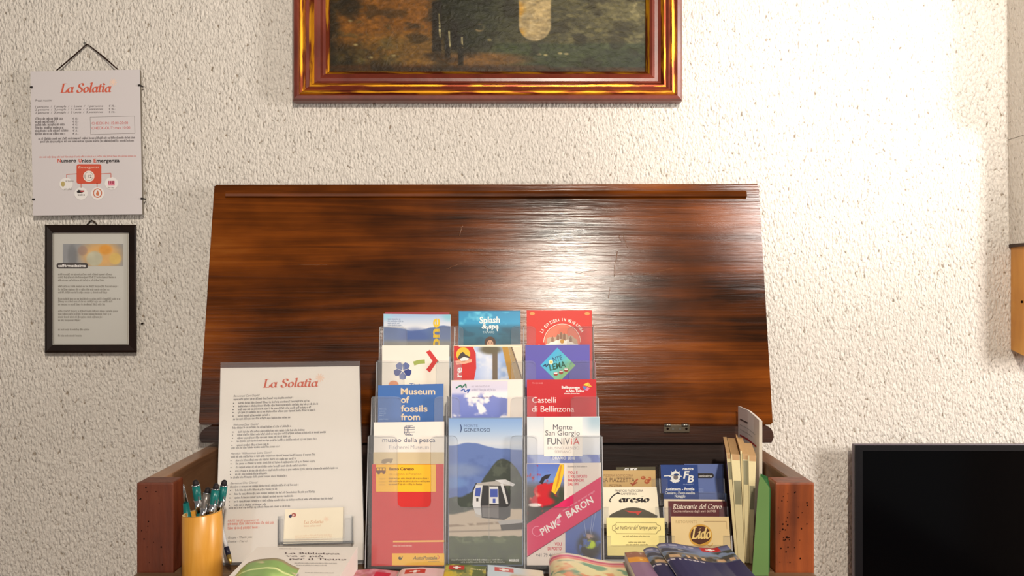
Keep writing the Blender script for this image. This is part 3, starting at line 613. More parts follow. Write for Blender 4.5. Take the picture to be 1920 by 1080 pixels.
# ------------------------------------------------------------------ clear sign stand with the guest information sheet
def tilted(y0, deg, x=0.0, z=SZ): # frame leaning back: local x right, y into the room's depth, z up the sheet
    return Matrix.Translation((x, y0, z)) @ Matrix.Rotation(math.radians(-deg), 4, 'X')
def plane_of(M, y): return M @ Vector((0, y, 0)), (M.to_3x3() @ Vector((0, -1, 0)))
MS = tilted(1.338, 13.5) @ Matrix.Rotation(math.radians(2.0), 4, 'Z')
MSi = MS.inverted()
def loc2(M, px, py, y):
    p, n = plane_of(M, y); r = ray(px, py); q = CAM + r * ((p - CAM).dot(n) / r.dot(n)); return M.inverted() @ q
def slab(b, M, px_poly, y, th, m, me):   # photo-measured outline on the local plane y, thickness th backwards
    p, n = plane_of(M, y); pts = []
    for x, yy in px_poly:
        r = ray(x, yy); pts.append(CAM + r * ((p - CAM).dot(n) / r.dot(n)))
    b.prism(pts, M.to_3x3() @ Vector((0, th, 0)), m, me)
st = empty('sign_stand', (-0.327, 1.338, SZ), 'clear acrylic A4 sign stand with a business card pocket, beside the pen cup', 'sign stand')
b = B(); slab(b, MS, [(414, 679.5), (675, 677), (684, 1056), (404, 1060)], 0.0, .0016, ACRT, ACRE); b.done('front_sheet', st)
b = B(); slab(b, MS, [(414, 679.5), (675, 677), (684, 1056), (404, 1060)], 0.0056, .0016, ACR, ACRE); b.done('rear_sheet', st)
b = B(); c0 = MS @ loc2(MS, 404, 1060, .006); b.box(c0.x, c0.x + .218, 1.345, 1.44, SZ + .0003, SZ + .0025, ACRE); b.done('foot', st)
b = B(); slab(b, MS, [(521, 968), (531, 968), (531, 1010), (647, 1008), (647, 966), (661, 966), (662, 1019), (521, 1022)], -.012, .0015, ACR, ACRE); slab(b, MS, [(521, 1016), (662, 1014), (662, 1019), (521, 1022)], -.0105, .0100, ACR, ACRE)
for x in (521, 659): slab(b, MS, [(x, 968), (x + 2, 968), (x + 2.5, 1019), (x, 1021)], -.0105, .0100, ACR, ACRE)
b.done('card_pocket', st)
p, n = plane_of(MS, .0030); pr = Print(p, n, slope=-.030)
pr.body([(413.5, 690), (673.5, 686.5), (683, 1050), (405, 1055)], .0016, PAPER)
pr.slope = -.02; pr.nib('La Solatìa', 492, 727, 103, 15.5, ink((208, 92, 62)), 2, .22, .07); sun_logo(pr, 600, 708, 8, ink((240, 206, 184)))
pr.slope = -.032
A4 = ((744.5, 438, 48, 'Benvenuti Cari Ospiti!', 0, [(750.5, 438, 112), (757.5, 447, 133), (763.5, 447, 150), (769.5, 446, 137), (775, 446, 146), (781.5, 446, 60), (787.5, 437, 108)]),
      (798.5, 437, 47, 'Welcome Dear Guests!', 0, [(804, 436, 110), (811.5, 446, 125), (817, 445, 166), (823, 445, 100), (829, 444, 151), (836.5, 444, 60), (841.5, 434, 91)]),
      (852.5, 433, 75, 'Herzlich Willkommen Liebe Gäste!', 0, [(858.5, 433, 159), (865, 442, 113), (871, 442, 149), (878, 442, 133), (885, 441, 193), (891, 441, 60), (897, 432, 106)]),
      (908, 432, 50, 'Bienvenue Cher Clients!', 0, [(914.5, 431, 129), (921, 441, 79), (928, 440, 152), (935, 440, 111), (942, 439, 185), (949, 439, 60), (954, 429, 116)]))
for y, x, wd, t, _, ls in A4:
    pr.text(t, x, y, wd, 3.8, M_INK, shear=.25, bold=.008)
    for i, (yy, xx, ww) in enumerate(ls):
        pr.greek(xx, xx + ww, yy, 2.7, M_INK)
        if 0 < i < 6: pr.ell(xx - 9, yy - 1.3, 1.1, 1.1, M_INK, 2, 8)
MR2 = ink((222, 116, 92))
pr.text('FREE WiFi password:', 427, 979, 58, 4.2, MR2, shear=.25); pr.greek(427, 515, 984.5, 3.6, MR2, seed=4); pr.greek(427, 487, 992.5, 3.4, MR2, seed=9)
pr.text('Grazie - Thank you', 427, 1010, 45, 3.8, M_INK, shear=.25); pr.text('Danke - Merci', 427, 1017.5, 36, 3.8, M_INK, shear=.25)
tag(pr.done('information_sheet'), 'white guest information sheet with red heading inside the clear sign stand', 'sheet')
p, n = plane_of(MS, -.0060); pr = Print(p, n, slope=-.035)
pr.body([(534.5, 955), (643.5, 951), (642.5, 1016.5), (531, 1020)], .003, ink((244, 232, 208)), PAPER)
pr.nib('La Solatìa', 569, 982, 37, 6, ink((222, 178, 146)), 2, .22, .06); sun_logo(pr, 612, 973, 5, ink((242, 216, 190))); pr.greek(570, 603, 988, 2.6, ink((226, 196, 168)))
for y in (1006, 1010, 1014): pr.greek(553, 622, y, 2, ink((232, 206, 180)))
pr.poly([(541, 968), (545, 964), (548, 966), (546, 971), (543, 971)], ink((60, 60, 90)), 2); pr.ell(551, 965.5, 4.5, 3.8, ink((176, 90, 80)), 2, 12); pr.ell(550, 966, 2, 2, ink((230, 200, 190)), 3, 10)
tag(pr.done('business_card'), 'cream business card with two small emblems in the pocket of the sign stand', 'business card')

# ------------------------------------------------------------------ pens in a bamboo cup
cc = P(379.5, 960, 1.25); cup = empty('pen_cup', (cc.x, cc.y, SZ), 'honey-yellow bamboo cup full of pens by the left chest post', 'pen cup')
M_BAM = wood('bamboo', [(196, 130, 40), (216, 152, 58), (228, 170, 82)], (40, 40, 4), .32, .2, .05)
b = B(); b2 = bmesh.new(); R0, R1, N = .0268, .0232, 40
def cr(r, z, tilt=0): return [b2.verts.new((cc.x + r * math.cos(2 * math.pi * i / N), cc.y + r * math.sin(2 * math.pi * i / N), z + tilt * r * math.cos(2 * math.pi * i / N))) for i in range(N)]
zt = 1.0405; rg = [cr(.001, SZ + .0003), cr(R0 - .002, SZ + .0003), cr(R0, SZ + .003), cr(R0, zt - .001, .11), cr(R0 - .001, zt, .11), cr(R1 + .001, zt, .11), cr(R1, zt - .001, .11), cr(R1, SZ + .006), cr(.001, SZ + .006)]
for a0, a1 in zip(rg, rg[1:]):
    for j in range(N): b2.faces.new((a0[j], a0[(j + 1) % N], a1[(j + 1) % N], a1[j])).smooth = True
b.take(b2, M_BAM); b.done('cup_body', cup)
b = B(); b2 = bmesh.new(); rg = [cr(R1 + .0002, zt + .0004, .11), cr(R0 - .0006, zt + .0006, .11)]
for j in range(N): b2.faces.new((rg[0][j], rg[0][(j + 1) % N], rg[1][(j + 1) % N], rg[1][j])).smooth = True
b.take(b2, ink((236, 206, 150))); b.done('cut_rim', cup)
M_TEAL = pm('teal_plastic', (16, 104, 100), .3, .5); M_CHR = pm('chrome', (214, 214, 216), .16, .5, 1.0); M_RUB = pm('black_rubber', (30, 22, 24), .6, .3); M_GRYP = pm('grey_metal', (140, 132, 126), .3, .5, .6)
def pen(top, base, m, label, kind='stylus', r=.0048):
    t = Vector(top); q = Vector(base); d = (q - t).normalized(); e = empty('pen', t, label, 'pen', 'pens in the bamboo cup')
    if kind == 'stylus':
        b = B(); b.tube([t, t + d * .0018, t + d * .005, t + d * .007], [.0018, .0036, .0042, .0040], M_RUB, 14); b.done('stylus_tip', e)
        b = B(); b.tube([t + d * .007, t + d * .0085], r + .0002, M_CHR, 16); b.tube([t + d * .028, t + d * .046], [r + .0001, r - .0006], M_CHR, 16); b.done('ring', e)
        b = B(); b.tube([t + d * .0084, t + d * .02, t + d * .0285, t + d * .0455, t + d * .06, q], [r, r, r * .9, r * .86, r, r], m, 16); ba = b.done('barrel', e)
        s_ = Vector((-d.z, 0, d.x)) * 0 + Vector((.0035, -.0052, 0)); b = B(); b.tube([t + d * .022 + s_, t + d * .03 + s_ * 1.15, t + d * .058 + s_ * 1.1], [.0010, .0014, .0012], M_CHR, 8); b.done('clip', ba)
    else:
        b = B(); b.tube([t, t + d * .004, t + d * .026], [.0006, .0011, .0036], M_CHR, 14); b.done('writing_tip', e)
        b = B(); b.tube([t + d * .026, t + d * .05, q], [.0040, .0056, .0056], m, 16); b.done('barrel', e)
def inside(dx, dy, z=SZ + .008): return (cc.x + dx, cc.y + dy, z)
pen(P(344, 908, 1.262), inside(-.012, .006), M_TEAL, 'teal pen standing tip-up at the left of the bamboo cup', 'tip')
pen(P(366, 900, 1.262), inside(.004, .012), M_TEAL, 'teal pen with black stylus tip, second from left in the cup', r=.0056)
pen(P(390.5, 914, 1.248), inside(-.010, -.012), M_GRYP, 'grey metal pen with black tip in the middle of the cup', r=.0054)
pen(P(406, 906.5, 1.246), inside(.003, -.013), M_TEAL, 'teal pen with black tip right of the grey pen in the cup', r=.0056)
pen(P(421, 900, 1.258), inside(.010, .009), M_TEAL, 'teal pen leaning furthest right in the cup, tallest of the teal ones', r=.0052)
e = empty('ballpoint_pen', P(432, 1060, 1.30), 'clear ballpoint pen leaning against the sign stand behind the bamboo cup', 'pen')
a0, a1 = P(411, 975, 1.318), P(433, 1058, 1.29); d = a1 - a0
b = B(); b.tube([a0, a0 + d * .45, a0 + d * .62], .0032, ACRE, 10); b.done('barrel', e)
b = B(); b.tube([a0 + d * .62, a0 + d * .8], .0036, pm('dark_navy_plastic', (32, 30, 48), .4), 10); b.done('grip', e)
b = B(); b.tube([a0 + d * .8, a0 + d * .95, a1], [.0036, .0026, .0008], pm('brass', (190, 160, 90), .3, .5, .8), 10); b.done('writing_tip', e)

# ------------------------------------------------------------------ acrylic brochure rack, four tiers of three pockets
MK = tilted(1.281, 9.0); PITCH = .030
rack = empty('brochure_rack', (-0.039, 1.281, SZ), 'clear acrylic four-tier brochure rack full of leaflets in the middle of the chest', 'brochure rack')
TIER = [ # left, right, top y, flange edges, cut bottom, floor y (photo measures of each tier's front)
    (690.5, 1129, 816, (745, 808, 858, 957, 1008, 1075), 951, 1066, 837, 983.5), (697, 1122, 743, (753, 814, 862, 958, 1006, 1070), 880, 990, 838.3, 984),
    (706, 1117, 676, (758, 818, 866, 958, 1005, 1067), 812, 925, 846.5, 982), (712, 1113, 611, (763, 822, 869, 958, 1005, 1064), 745, 858, 852, 981.5)]
def rc(x, y, r, s, n=4):  # rounded top corner going right (s=1: corner at upper left)
    out = []
    for i in range(n + 1):
        a = math.radians(90 * i / n)
        out.append((x - s * r * (1 - math.sin(a)), y + r * (1 - math.cos(a))) if False else (x - r * (1 - math.cos(a)) * 1.0, y + r * (1 - math.sin(a))))
    return out
for k, (xl, xr, yt, fl, yc, yb, d1, d2) in enumerate(TIER):
    y = PITCH * k; r = 9
    fa, fb, fc, fd, fe, ff = fl
    def rt(x): return [(x - r + r * math.sin(math.radians(a)), yt + r - r * math.cos(math.radians(a))) for a in (0, 30, 60, 90)]
    def lt(x): return [(x + r - r * math.cos(math.radians(a)), yt + r - r * math.sin(math.radians(a))) for a in (0, 30, 60, 90)]
    def cut(x0, x1): return [(x0 + r - r * math.cos(math.radians(a)), yc - r + r * math.sin(math.radians(a))) for a in (0, 30, 60, 90)] + [(x1 - r + r * math.sin(math.radians(a)), yc - r + r * math.cos(math.radians(a))) for a in (0, 30, 60, 90)]
    out = [(xl, yt + 3), (xl + 3, yt)] + rt(fa) + cut(fa, fb) + lt(fb) + rt(fc) + cut(fc, fd) + lt(fd) + rt(fe) + cut(fe, ff) + lt(ff) + [(xr - 3, yt), (xr, yt + 3), (xr + (xr - 908) * .008, yb), (xl + (xl - 908) * .008, yb)]
    b = B(); slab(b, MK, out, y, .002, ACR, ACRE); b.done('pocket_front', rack)
    # sides, dividers and floor of the tier
    p_t = loc2(MK, xl, yt, y); p_b = loc2(MK, xl, yb, y); pr_t = loc2(MK, xr, yt, y)
    x0, x1 = p_t.x, pr_t.x; z0, z1 = max(p_b.z, (y + PITCH) * .16 + .003), p_t.z; dv = [x0, loc2(MK, d1, yt, y).x, loc2(MK, d2, yt, y).x, x1]
    for i in range(4):
        xx = dv[i]; h = .0005
        b = B(); b.box(xx - h if i else xx, xx + h if i < 3 else xx, y + .002, y + PITCH, z0, z1, ACR, M=MK)
        b.box(xx - h if i else xx - .0004, xx + h if i < 3 else xx + .0004, y + .0005, y + .0021, z0, z1 - .002, ACRE, M=MK); b.done('divider', rack)
    b = B(); b.box(x0, x1, y + .002, y + PITCH, z0, z0 + .001, ACR, M=MK); b.done('pocket_floor', rack)
p_t = loc2(MK, 712, 600, .12); q_t = loc2(MK, 1113, 600, .12)
b = B(); b.box(p_t.x, q_t.x, PITCH * 4, PITCH * 4 + .002, .026, loc2(MK, 712, 640, .12).z, ACR, M=MK); b.done('back_plate', rack)
b = B(); b.box(-.185, .115, 1.30, 1.45, SZ + .0003, SZ + .003, ACRE); b.done('foot', rack)

def leaf(k, off, quad, bottom=None):   # a leaflet standing in tier k; quad top-left, top-right and bottom row from the photo
    p, n = plane_of(MK, PITCH * k + .004 + off); return Print(p, n)
def leaf_body(pr, xl, yl, xr, yr, yb, face, th=.0018, side=PAPER):
    f = 1.0 + (yb - (yl + yr) / 2) * .00003
    pr.body([(xl, yl), (xr, yr), (908 + (xr - 908) * f, yb), (908 + (xl - 908) * f, yb)], th, face, side)
G12 = 'leaflets in the clear brochure rack'
def fin(pr, label, cat='leaflet'): return tag(pr.done('leaflet'), label, cat, G12)
# tier 4 (back)
TB = (852, 786, 720)
pr = leaf(3, .006, None); leaf_body(pr, 722, 584.5, 842, 585.5, 850, ink((150, 44, 50))); fin(pr, 'dark red leaflet, only its top edge showing behind the blue lake one at top left')
pr = leaf(3, .003, None); leaf_body(pr, 719, 588.5, 845, 590, 850, ink((170, 186, 206)))
def f(X, Y):
    img = vgrad(Y, [(588, (150, 182, 218)), (598, (186, 200, 222)), (614, (226, 224, 226))]); m_ = 615 + 7 * (vnoise(X, 0 * Y, 26, 5) - .5) + 4 * np.sin(X / 17.)
    img = mixc(img, (92, 116, 166), sst(Y, m_ - 1, m_ + 1)); img = mixc(img, (70, 92, 150), elm(X, Y, 778, 634, 26, 18, .4) * .8); img = mixc(img, (150, 140, 118), sst(Y, 634, 644) * .8)
    img = mixc(img, (150, 208, 224), elm(X, Y, 720, 592, 14, 8, .6) * .7); img = mixc(img, (120, 190, 200), elm(X, Y, 842, 592, 12, 9, .6) * .7); return img
pr.raster(720, 589.5, 844.5, 668, f, 1.2); pr.text('one', 824, 655, 58, 17, ink((232, 190, 40)), 3, rot=90, bold=.025)
for i, wd in enumerate((24, 29, 22, 27)): pr.greek(727, 727 + wd, 599.5 + i * 4, 2, ink((130, 148, 176)), 3)
fin(pr, 'leaflet with blue lake, hills and upright yellow lettering, top left pocket')
pr = leaf(3, .003, None); leaf_body(pr, 860, 583, 976, 582.5, 850, ink((24, 128, 172)))
def f(X, Y):
    img = vgrad(Y, [(583, (20, 134, 180)), (606, (36, 150, 196)), (614, (30, 108, 138)), (646, (44, 92, 110))]); n = vnoise(X, Y, 16, 8); img = mixc(img, (110, 200, 226), sst(n, .5, .75) * (1 - sst(Y, 604, 612)) * .8)
    img = mixc(img, (26, 74, 96), sst(vnoise(X, Y * 2, 22, 3), .5, .7) * sst(Y, 612, 620) * .6); return img
pr.raster(861, 584, 975.5, 668, f, 1.5); W2 = ink((240, 238, 234))
pr.text('Splash', 899, 606, 38, 11.5, W2, 3, bold=.024, shear=.05, rot=1.5); pr.text('& spa', 903, 616, 32, 8.5, W2, 3, bold=.035, shear=.1); pr.line([(915, 612), (913, 622)], 1.6, W2, 3); pr.line([(930, 610), (933, 621)], 1.8, W2, 3)
pr.text('TAMARO', 905, 625, 22, 4, ink((180, 200, 206)), 3)
pr.ell(919, 642, 10.5, 11, ink((84, 58, 44)), 3); pr.ell(919, 645, 6.2, 7.5, ink((206, 160, 130)), 4); pr.ell(916.5, 643, .9, .7, ink((70, 48, 40)), 5, 8); pr.ell(921.5, 643, .9, .7, ink((70, 48, 40)), 5, 8); pr.line([(916.5, 648.5), (919, 649.3), (921.5, 648.5)], .9, ink((230, 226, 220)), 5)
fin(pr, 'turquoise water park leaflet with white brush lettering, top middle pocket')
pr = leaf(3, .003, None); leaf_body(pr, 987.5, 582, 1110, 582, 850, ink((212, 44, 30)))
pr.ell(1054, 642, 33, 33, ink((230, 120, 92)), 2, 40); pr.ring(1054, 642, 34.5, 34.5, 1.2, ink((246, 226, 206)), 3, 180, 360, 40)
t = 'LA SVIZZERA IN MINIATURA'
for i, ch in enumerate(t):
    a = math.radians(152 - 122 * i / (len(t) - 1)); x = 1054 + 41 * math.cos(a); y = 642 - 40 * math.sin(a)
    if ch != ' ': pr.text(ch, x - 1.6 * math.cos(a - math.pi / 2), y - 1.6 * math.sin(-(a - math.pi / 2)) * -1 * -1, 3.2 if ch != 'I' else 1.2, 5.2, ink((250, 240, 226)), 3, rot=math.degrees(a) - 90, bold=.03)
r = random.Random(6)
pr.poly([(1026, 650)] + [(1026 + i * 4, 640 - 10 * math.sin(math.pi * i / 14) - r.uniform(0, 7)) for i in range(15)] + [(1084, 650)], ink((196, 168, 142)), 3)
pr.poly([(1024, 656)] + [(1024 + i * 4, 648 - 9 * math.sin(math.pi * i / 15) - r.uniform(0, 5)) for i in range(16)] + [(1086, 656)], ink((246, 238, 226)), 4)
for x, y, hh in ((1046, 630, 8), (1052, 626, 10), (1058, 628, 9), (1036, 634, 7), (1070, 634, 7)): pr.poly([(x - 2.5, y + hh), (x - 2.5, y), (x, y - 4), (x + 2.5, y), (x + 2.5, y + hh)], ink((150, 110, 88)), 5)
pr.ell(1054, 640, 4, 4, ink((206, 150, 60)), 6, 12); pr.text('Swissminiatur', 1007, 655, 96, 8.5, W2, 6, bold=.02)
for x in (998, 1101): pr.ell(x, 588, 5, 3, ink((240, 150, 80)), 2, 12)
fin(pr, 'glossy red leaflet with a round castle emblem, top right pocket')
# tier 3
pr = leaf(2, .003, None); leaf_body(pr, 716.5, 647.5, 842.5, 647, 780, ink((240, 230, 216)))
MB = ink((52, 66, 132)); MB2 = ink((96, 108, 158))
for i in range(5):
    a = math.radians(90 + 72 * i + 36); cx, cy = 755 + 9 * math.cos(a), 695 - 9 * math.sin(a); ca, sa = math.cos(a), -math.sin(a)
    pr.poly([(755 + 1.6 * ca, 695 + 1.6 * sa), (755 + 9 * ca - 6.5 * sa, 695 + 9 * sa + 6.5 * ca), (755 + 15.5 * ca - 5.5 * sa, 695 + 15.5 * sa + 5.5 * ca), (755 + 17 * ca, 695 + 17 * sa), (755 + 15.5 * ca + 5.5 * sa, 695 + 15.5 * sa - 5.5 * ca), (755 + 9 * ca + 6.5 * sa, 695 + 9 * sa - 6.5 * ca)], MB if i % 2 else MB2, 2)
pr.poly([(774.5, 678), (784, 675), (796.5, 674), (797, 681.5), (787, 682), (777, 685.5)], ink((160, 172, 84)), 2)
pr.poly([(799, 660), (806, 656), (821, 676), (806, 698.5), (799, 693), (811, 677)], ink((206, 46, 44)), 2); pr.poly([(818, 682), (823, 678), (820.5, 675)], ink((120, 124, 110)), 3)
pr.ell(738, 722, 9.5, 8.5, ink((226, 140, 88)), 2); pr.text('o Ticino', 757, 727, 44, 8, ink((70, 100, 160)), 2)
fin(pr, 'white leaflet with blue pinwheel and red chevron, left column, second from top')
pr = leaf(2, .003, None); leaf_body(pr, 850.5, 647.5, 979, 646, 780, ink((232, 214, 186)))
def f(X, Y):
    img = vgrad(X, [(888, (170, 188, 226)), (915, (206, 214, 234)), (945, (150, 176, 222))]); img = mixc(img, (236, 234, 236), sst(vnoise(X, Y, 18, 4), .55, .75) * .6)
    img = mixc(img, (108, 92, 74), (1 - sst(np.abs(X - 928), 4, 6)) * sst(Y, 655, 662)); img = mixc(img, (100, 90, 66), elm(X, Y, 920, 655, 20, 9, .4))
    e_ = 944 + (Y - 650) * .22; img = mixc(img, (182, 134, 40), (1 - sst(np.abs(X - e_ - 3), 5, 6.5)))
    img = mixc(img, (168, 140, 96), sst(X, e_ + 8, e_ + 10)); img = mixc(img, (232, 214, 186), sst(X, 958 + (Y - 650) * .33, 960 + (Y - 650) * .33)); img = mixc(img, (90, 66, 46), 1 - sst(np.abs(X - 959 - (Y - 650) * .33), .6, 1.6)); return img
pr.raster(889, 649.5, 978.5, 722, f, 1.4); pr.poly([(851, 648.5), (886, 649), (892, 662), (893, 690), (887, 722), (850.6, 722)], ink((202, 36, 34)), 3); pr.line([(860, 649), (976, 649.5)], 1.6, ink((246, 232, 206)), 4)
pr.ell(868.5, 664.5, 13, 13.5, ink((240, 190, 50)), 4); pr.poly([(858, 671), (863, 663), (868, 659.5), (873, 665), (881, 669), (879, 674), (860, 674)], ink((70, 58, 54)), 5); pr.poly([(862, 673), (870, 669), (880, 672), (876, 676), (864, 677)], ink((236, 230, 224)), 6)
pr.poly([(854, 677), (868, 674), (885, 673.5), (884, 679), (872, 682), (856, 684)], ink((240, 170, 140)), 4); pr.text('re', 866, 707, 18, 12, W2, 4, rot=90, bold=.024)
fin(pr, 'red and blue leaflet with yellow sun emblem, middle column, second from top')
pr = leaf(2, .003, None); leaf_body(pr, 985, 647, 1105.5, 646, 780, ink((92, 84, 172)))
def f(X, Y): return vgrad(X + Y, [(1690, (60, 170, 224)), (1730, (90, 186, 200)), (1770, (164, 196, 110))])
p4 = [(1045, 652), (1079, 685), (1047, 717), (1013, 685)]
for i in range(10):
    for j in range(10):
        def bl(u, v): return tuple(p4[0][c] + (p4[1][c] - p4[0][c]) * u + (p4[3][c] - p4[0][c]) * v for c in (0, 1))
        cx, cy = bl((i + .5) / 10, (j + .5) / 10); c = f(np.array([[cx]]), np.array([[cy]]))[0, 0]; c = [int(v / 6) * 6 for v in c]
        pr.poly([bl(i / 10, j / 10), bl((i + 1) / 10, j / 10), bl((i + 1) / 10, (j + 1) / 10), bl(i / 10, (j + 1) / 10)], ink(c), 2)
MN = ink((30, 50, 90)); pr.line([(1018, 687), (1023, 683), (1024, 688), (1029, 682)], 2, MN, 3); pr.ell(1033, 679, 4, 4.5, ink((240, 232, 190)), 4, 14); pr.ell(1033, 679, 2, 2.2, ink((230, 190, 90)), 5, 12)
pr.text('NTE', 1038, 679, 17, 9, MN, 3, rot=14); pr.text('LEMA', 1031, 695, 31, 11, ink((24, 84, 60)), 3, rot=14, bold=.024, shear=.1)
for x, y in ((1042, 701), (1052, 698), (1061.5, 693.5)): pr.ell(x, y, 4.2, 3.8, ink((160, 60, 44)), 4, 14); pr.rect(x - 3.2, y - 2.5, x + 3.2, y - .3, W2, 5)
fin(pr, 'purple mountain leaflet with a blue-green diamond, right column, second from top')
# tier 2
pr = leaf(1, .003, None); leaf_body(pr, 709, 722.5, 831.5, 719.5, 860, ink((62, 108, 176)))
MBE = ink((232, 208, 178))
for t, y, wd in (('Museum', 739.5, 64.5), ('of', 755, 16), ('fossils', 771.5, 50), ('from', 787.5, 36)): pr.text(t, 751.5, y, wd, 11.5, MBE, 2, bold=.024)
for y, wd in ((768, 14), (772, 11), (776, 13), (780, 9), (787, 17)): pr.greek(711, 711 + wd, y, 1.8, ink((140, 170, 214)))
fin(pr, 'blue fossil museum leaflet with beige lettering, left column, third from top')
pr = leaf(1, .003, None); leaf_body(pr, 846, 713, 980.5, 711, 860, ink((238, 226, 216)))
def f(X, Y):
    img = vgrad(Y, [(712, (222, 212, 226)), (736, (214, 208, 230)), (742, (128, 138, 204)), (782, (112, 126, 196))]); n = vnoise(X, Y * 1.2, 22, 12, 4)
    img = mixc(img, (242, 236, 238), sst(n + .25 * elm(X, Y, 895, 748, 30, 16, .6) + .28 * elm(X, Y, 952, 735, 34, 12, .5), .56, .68) * sst(Y, 728, 738)); img = mixc(img, (236, 232, 238), sst(n, .42, .55) * sst(Y, 772, 780)); return mixc(img, (240, 228, 216), sst(X, 951 - (Y - 712) * .02, 953 - (Y - 712) * .02))
pr.raster(847, 714, 979.5, 800, f, 1.3); MG = ink((34, 110, 84)); MBB = ink((66, 96, 170))
pr.line([(855, 728), (864, 722), (866, 727), (873, 720), (874, 727)], 2.4, MG, 3); pr.line([(864, 733), (870, 729), (872, 735), (878, 730), (877, 737), (881, 729)], 2, MBB, 3)
pr.greek(884, 918, 726, 2.6, ink((186, 178, 196)), 3); pr.greek(884, 930, 733, 3.2, ink((180, 174, 196)), 3); pr.greek(884, 922, 746.5, 2, ink((140, 120, 150)), 3)
fin(pr, 'leaflet with white clouds in a violet-blue sky, middle column, third from top')
pr = leaf(1, .003, None); leaf_body(pr, 988, 712, 1118, 711, 860, ink((196, 22, 34)))
pr.text('Castelli', 998, 755, 44, 10.5, ink((246, 226, 222)), 2); pr.text('di Bellinzona', 997.5, 772, 79, 11, ink((246, 226, 222)), 2)
pr.text('Bellinzonese', 1053, 728.5, 34, 4.6, W2, 2, bold=.03); pr.text('e Alto Ticino', 1061, 735, 34, 4.8, W2, 2, bold=.03); pr.greek(1058, 1087, 739, 1.8, W2); pr.text('T I C I N O', 998, 720, 20, 3, ink((236, 150, 150)), 2)
for q, c in (([(1093, 722), (1098, 719), (1103, 717), (1102, 724)], (240, 200, 60)), ([(1103, 717), (1110, 725), (1103, 726)], (236, 170, 60)), ([(1092, 724), (1101, 725), (1096, 732)], (90, 120, 190)), ([(1101, 726), (1106, 728), (1101, 733), (1097, 731)], (230, 120, 150))): pr.poly(q, ink(c), 2)
fin(pr, 'red castles leaflet with thin white lettering, right column, third from top')
# tier 1 (front)
pr = leaf(0, .003, None); leaf_body(pr, 701, 792, 833, 790.5, 1060, ink((240, 230, 220)))
MGB = ink((84, 92, 120)); pr.rect(700, 848, 832.5, 874, ink((214, 192, 152)), 2)
for i in range(4): pr.ring(762 + i * 3.4, 807, 4 + i * .6, 9, 1.0, MGB, 2, 70, 290, 10)
for y in (802, 806, 811): pr.line([(758, y), (778, y - 1)], .9, MGB, 2.5)
pr.text('museo della pesca', 717, 829, 99, 8.6, MGB, 2, bold=.008); pr.text('Fischerei Museum', 730, 842, 74, 7.5, ink((176, 172, 178)), 2)
pr.poly([(715, 868), (716, 862), (724, 860), (737, 860), (736, 864), (733, 869), (728, 866), (721, 870)], ink((150, 132, 108)), 3)
fin(pr, 'white fishing museum leaflet behind the red one in the front left pocket')
pr = leaf(0, .000, None); leaf_body(pr, 697.5, 870.5, 832, 870, 1061.5, ink((208, 40, 36)))
MY = ink((246, 190, 36)); pr.rect(705, 871, 817.5, 922, MY, 2); pr.text('Basso Ceresio', 730, 881.5, 46, 5, ink((110, 60, 30)), 3, bold=.03); pr.text('da Lugano e Paradiso', 730, 891, 60, 4.6, ink((196, 140, 40)), 3)
for y, x1 in ((898.5, 804), (904, 806), (909.5, 793)): pr.greek(729, x1, y, 2.4, ink((140, 96, 36)), 3); pr.greek(711, 722, y + .5, 2, ink((206, 150, 40)), 3)
MBR = ink((120, 66, 40)); pr.rect(705, 876.5, 723, 886, MBR, 3)
for x in (706.5, 712, 717.5): pr.rect(x, 878, x + 4, 882, MY, 4)
pr.ell(710, 886.5, 3, 3, MBR, 5, 12); pr.ell(719.5, 886.5, 2.5, 2.5, MBR, 5, 12)
pr.line([(737, 1015.5), (833, 1014.5)], 3, ink((246, 196, 90)), 2); pr.greek(737, 773, 1024.5, 2, ink((244, 210, 190)))
pr.rect(735, 1037.5, 833, 1060, MY, 2); pr.text('AutoPostale', 774, 1049, 45, 6, ink((130, 100, 40)), 3, bold=.03, shear=.25); pr.line([(820, 1040), (824.5, 1045), (820, 1049)], 1.8, ink((232, 130, 50)), 3); pr.greek(803, 824, 1054, 1.8, ink((150, 120, 50)), 3)
pr.poly([(746, 1046), (750, 1043), (752, 1046), (756, 1042), (753, 1049), (749, 1050)], ink((70, 60, 40)), 3)
fin(pr, 'red and yellow bus timetable leaflet in the front left pocket')
pr = leaf(0, .000, None); leaf_body(pr, 841, 783.5, 980, 782.5, 1060, ink((120, 140, 170)))
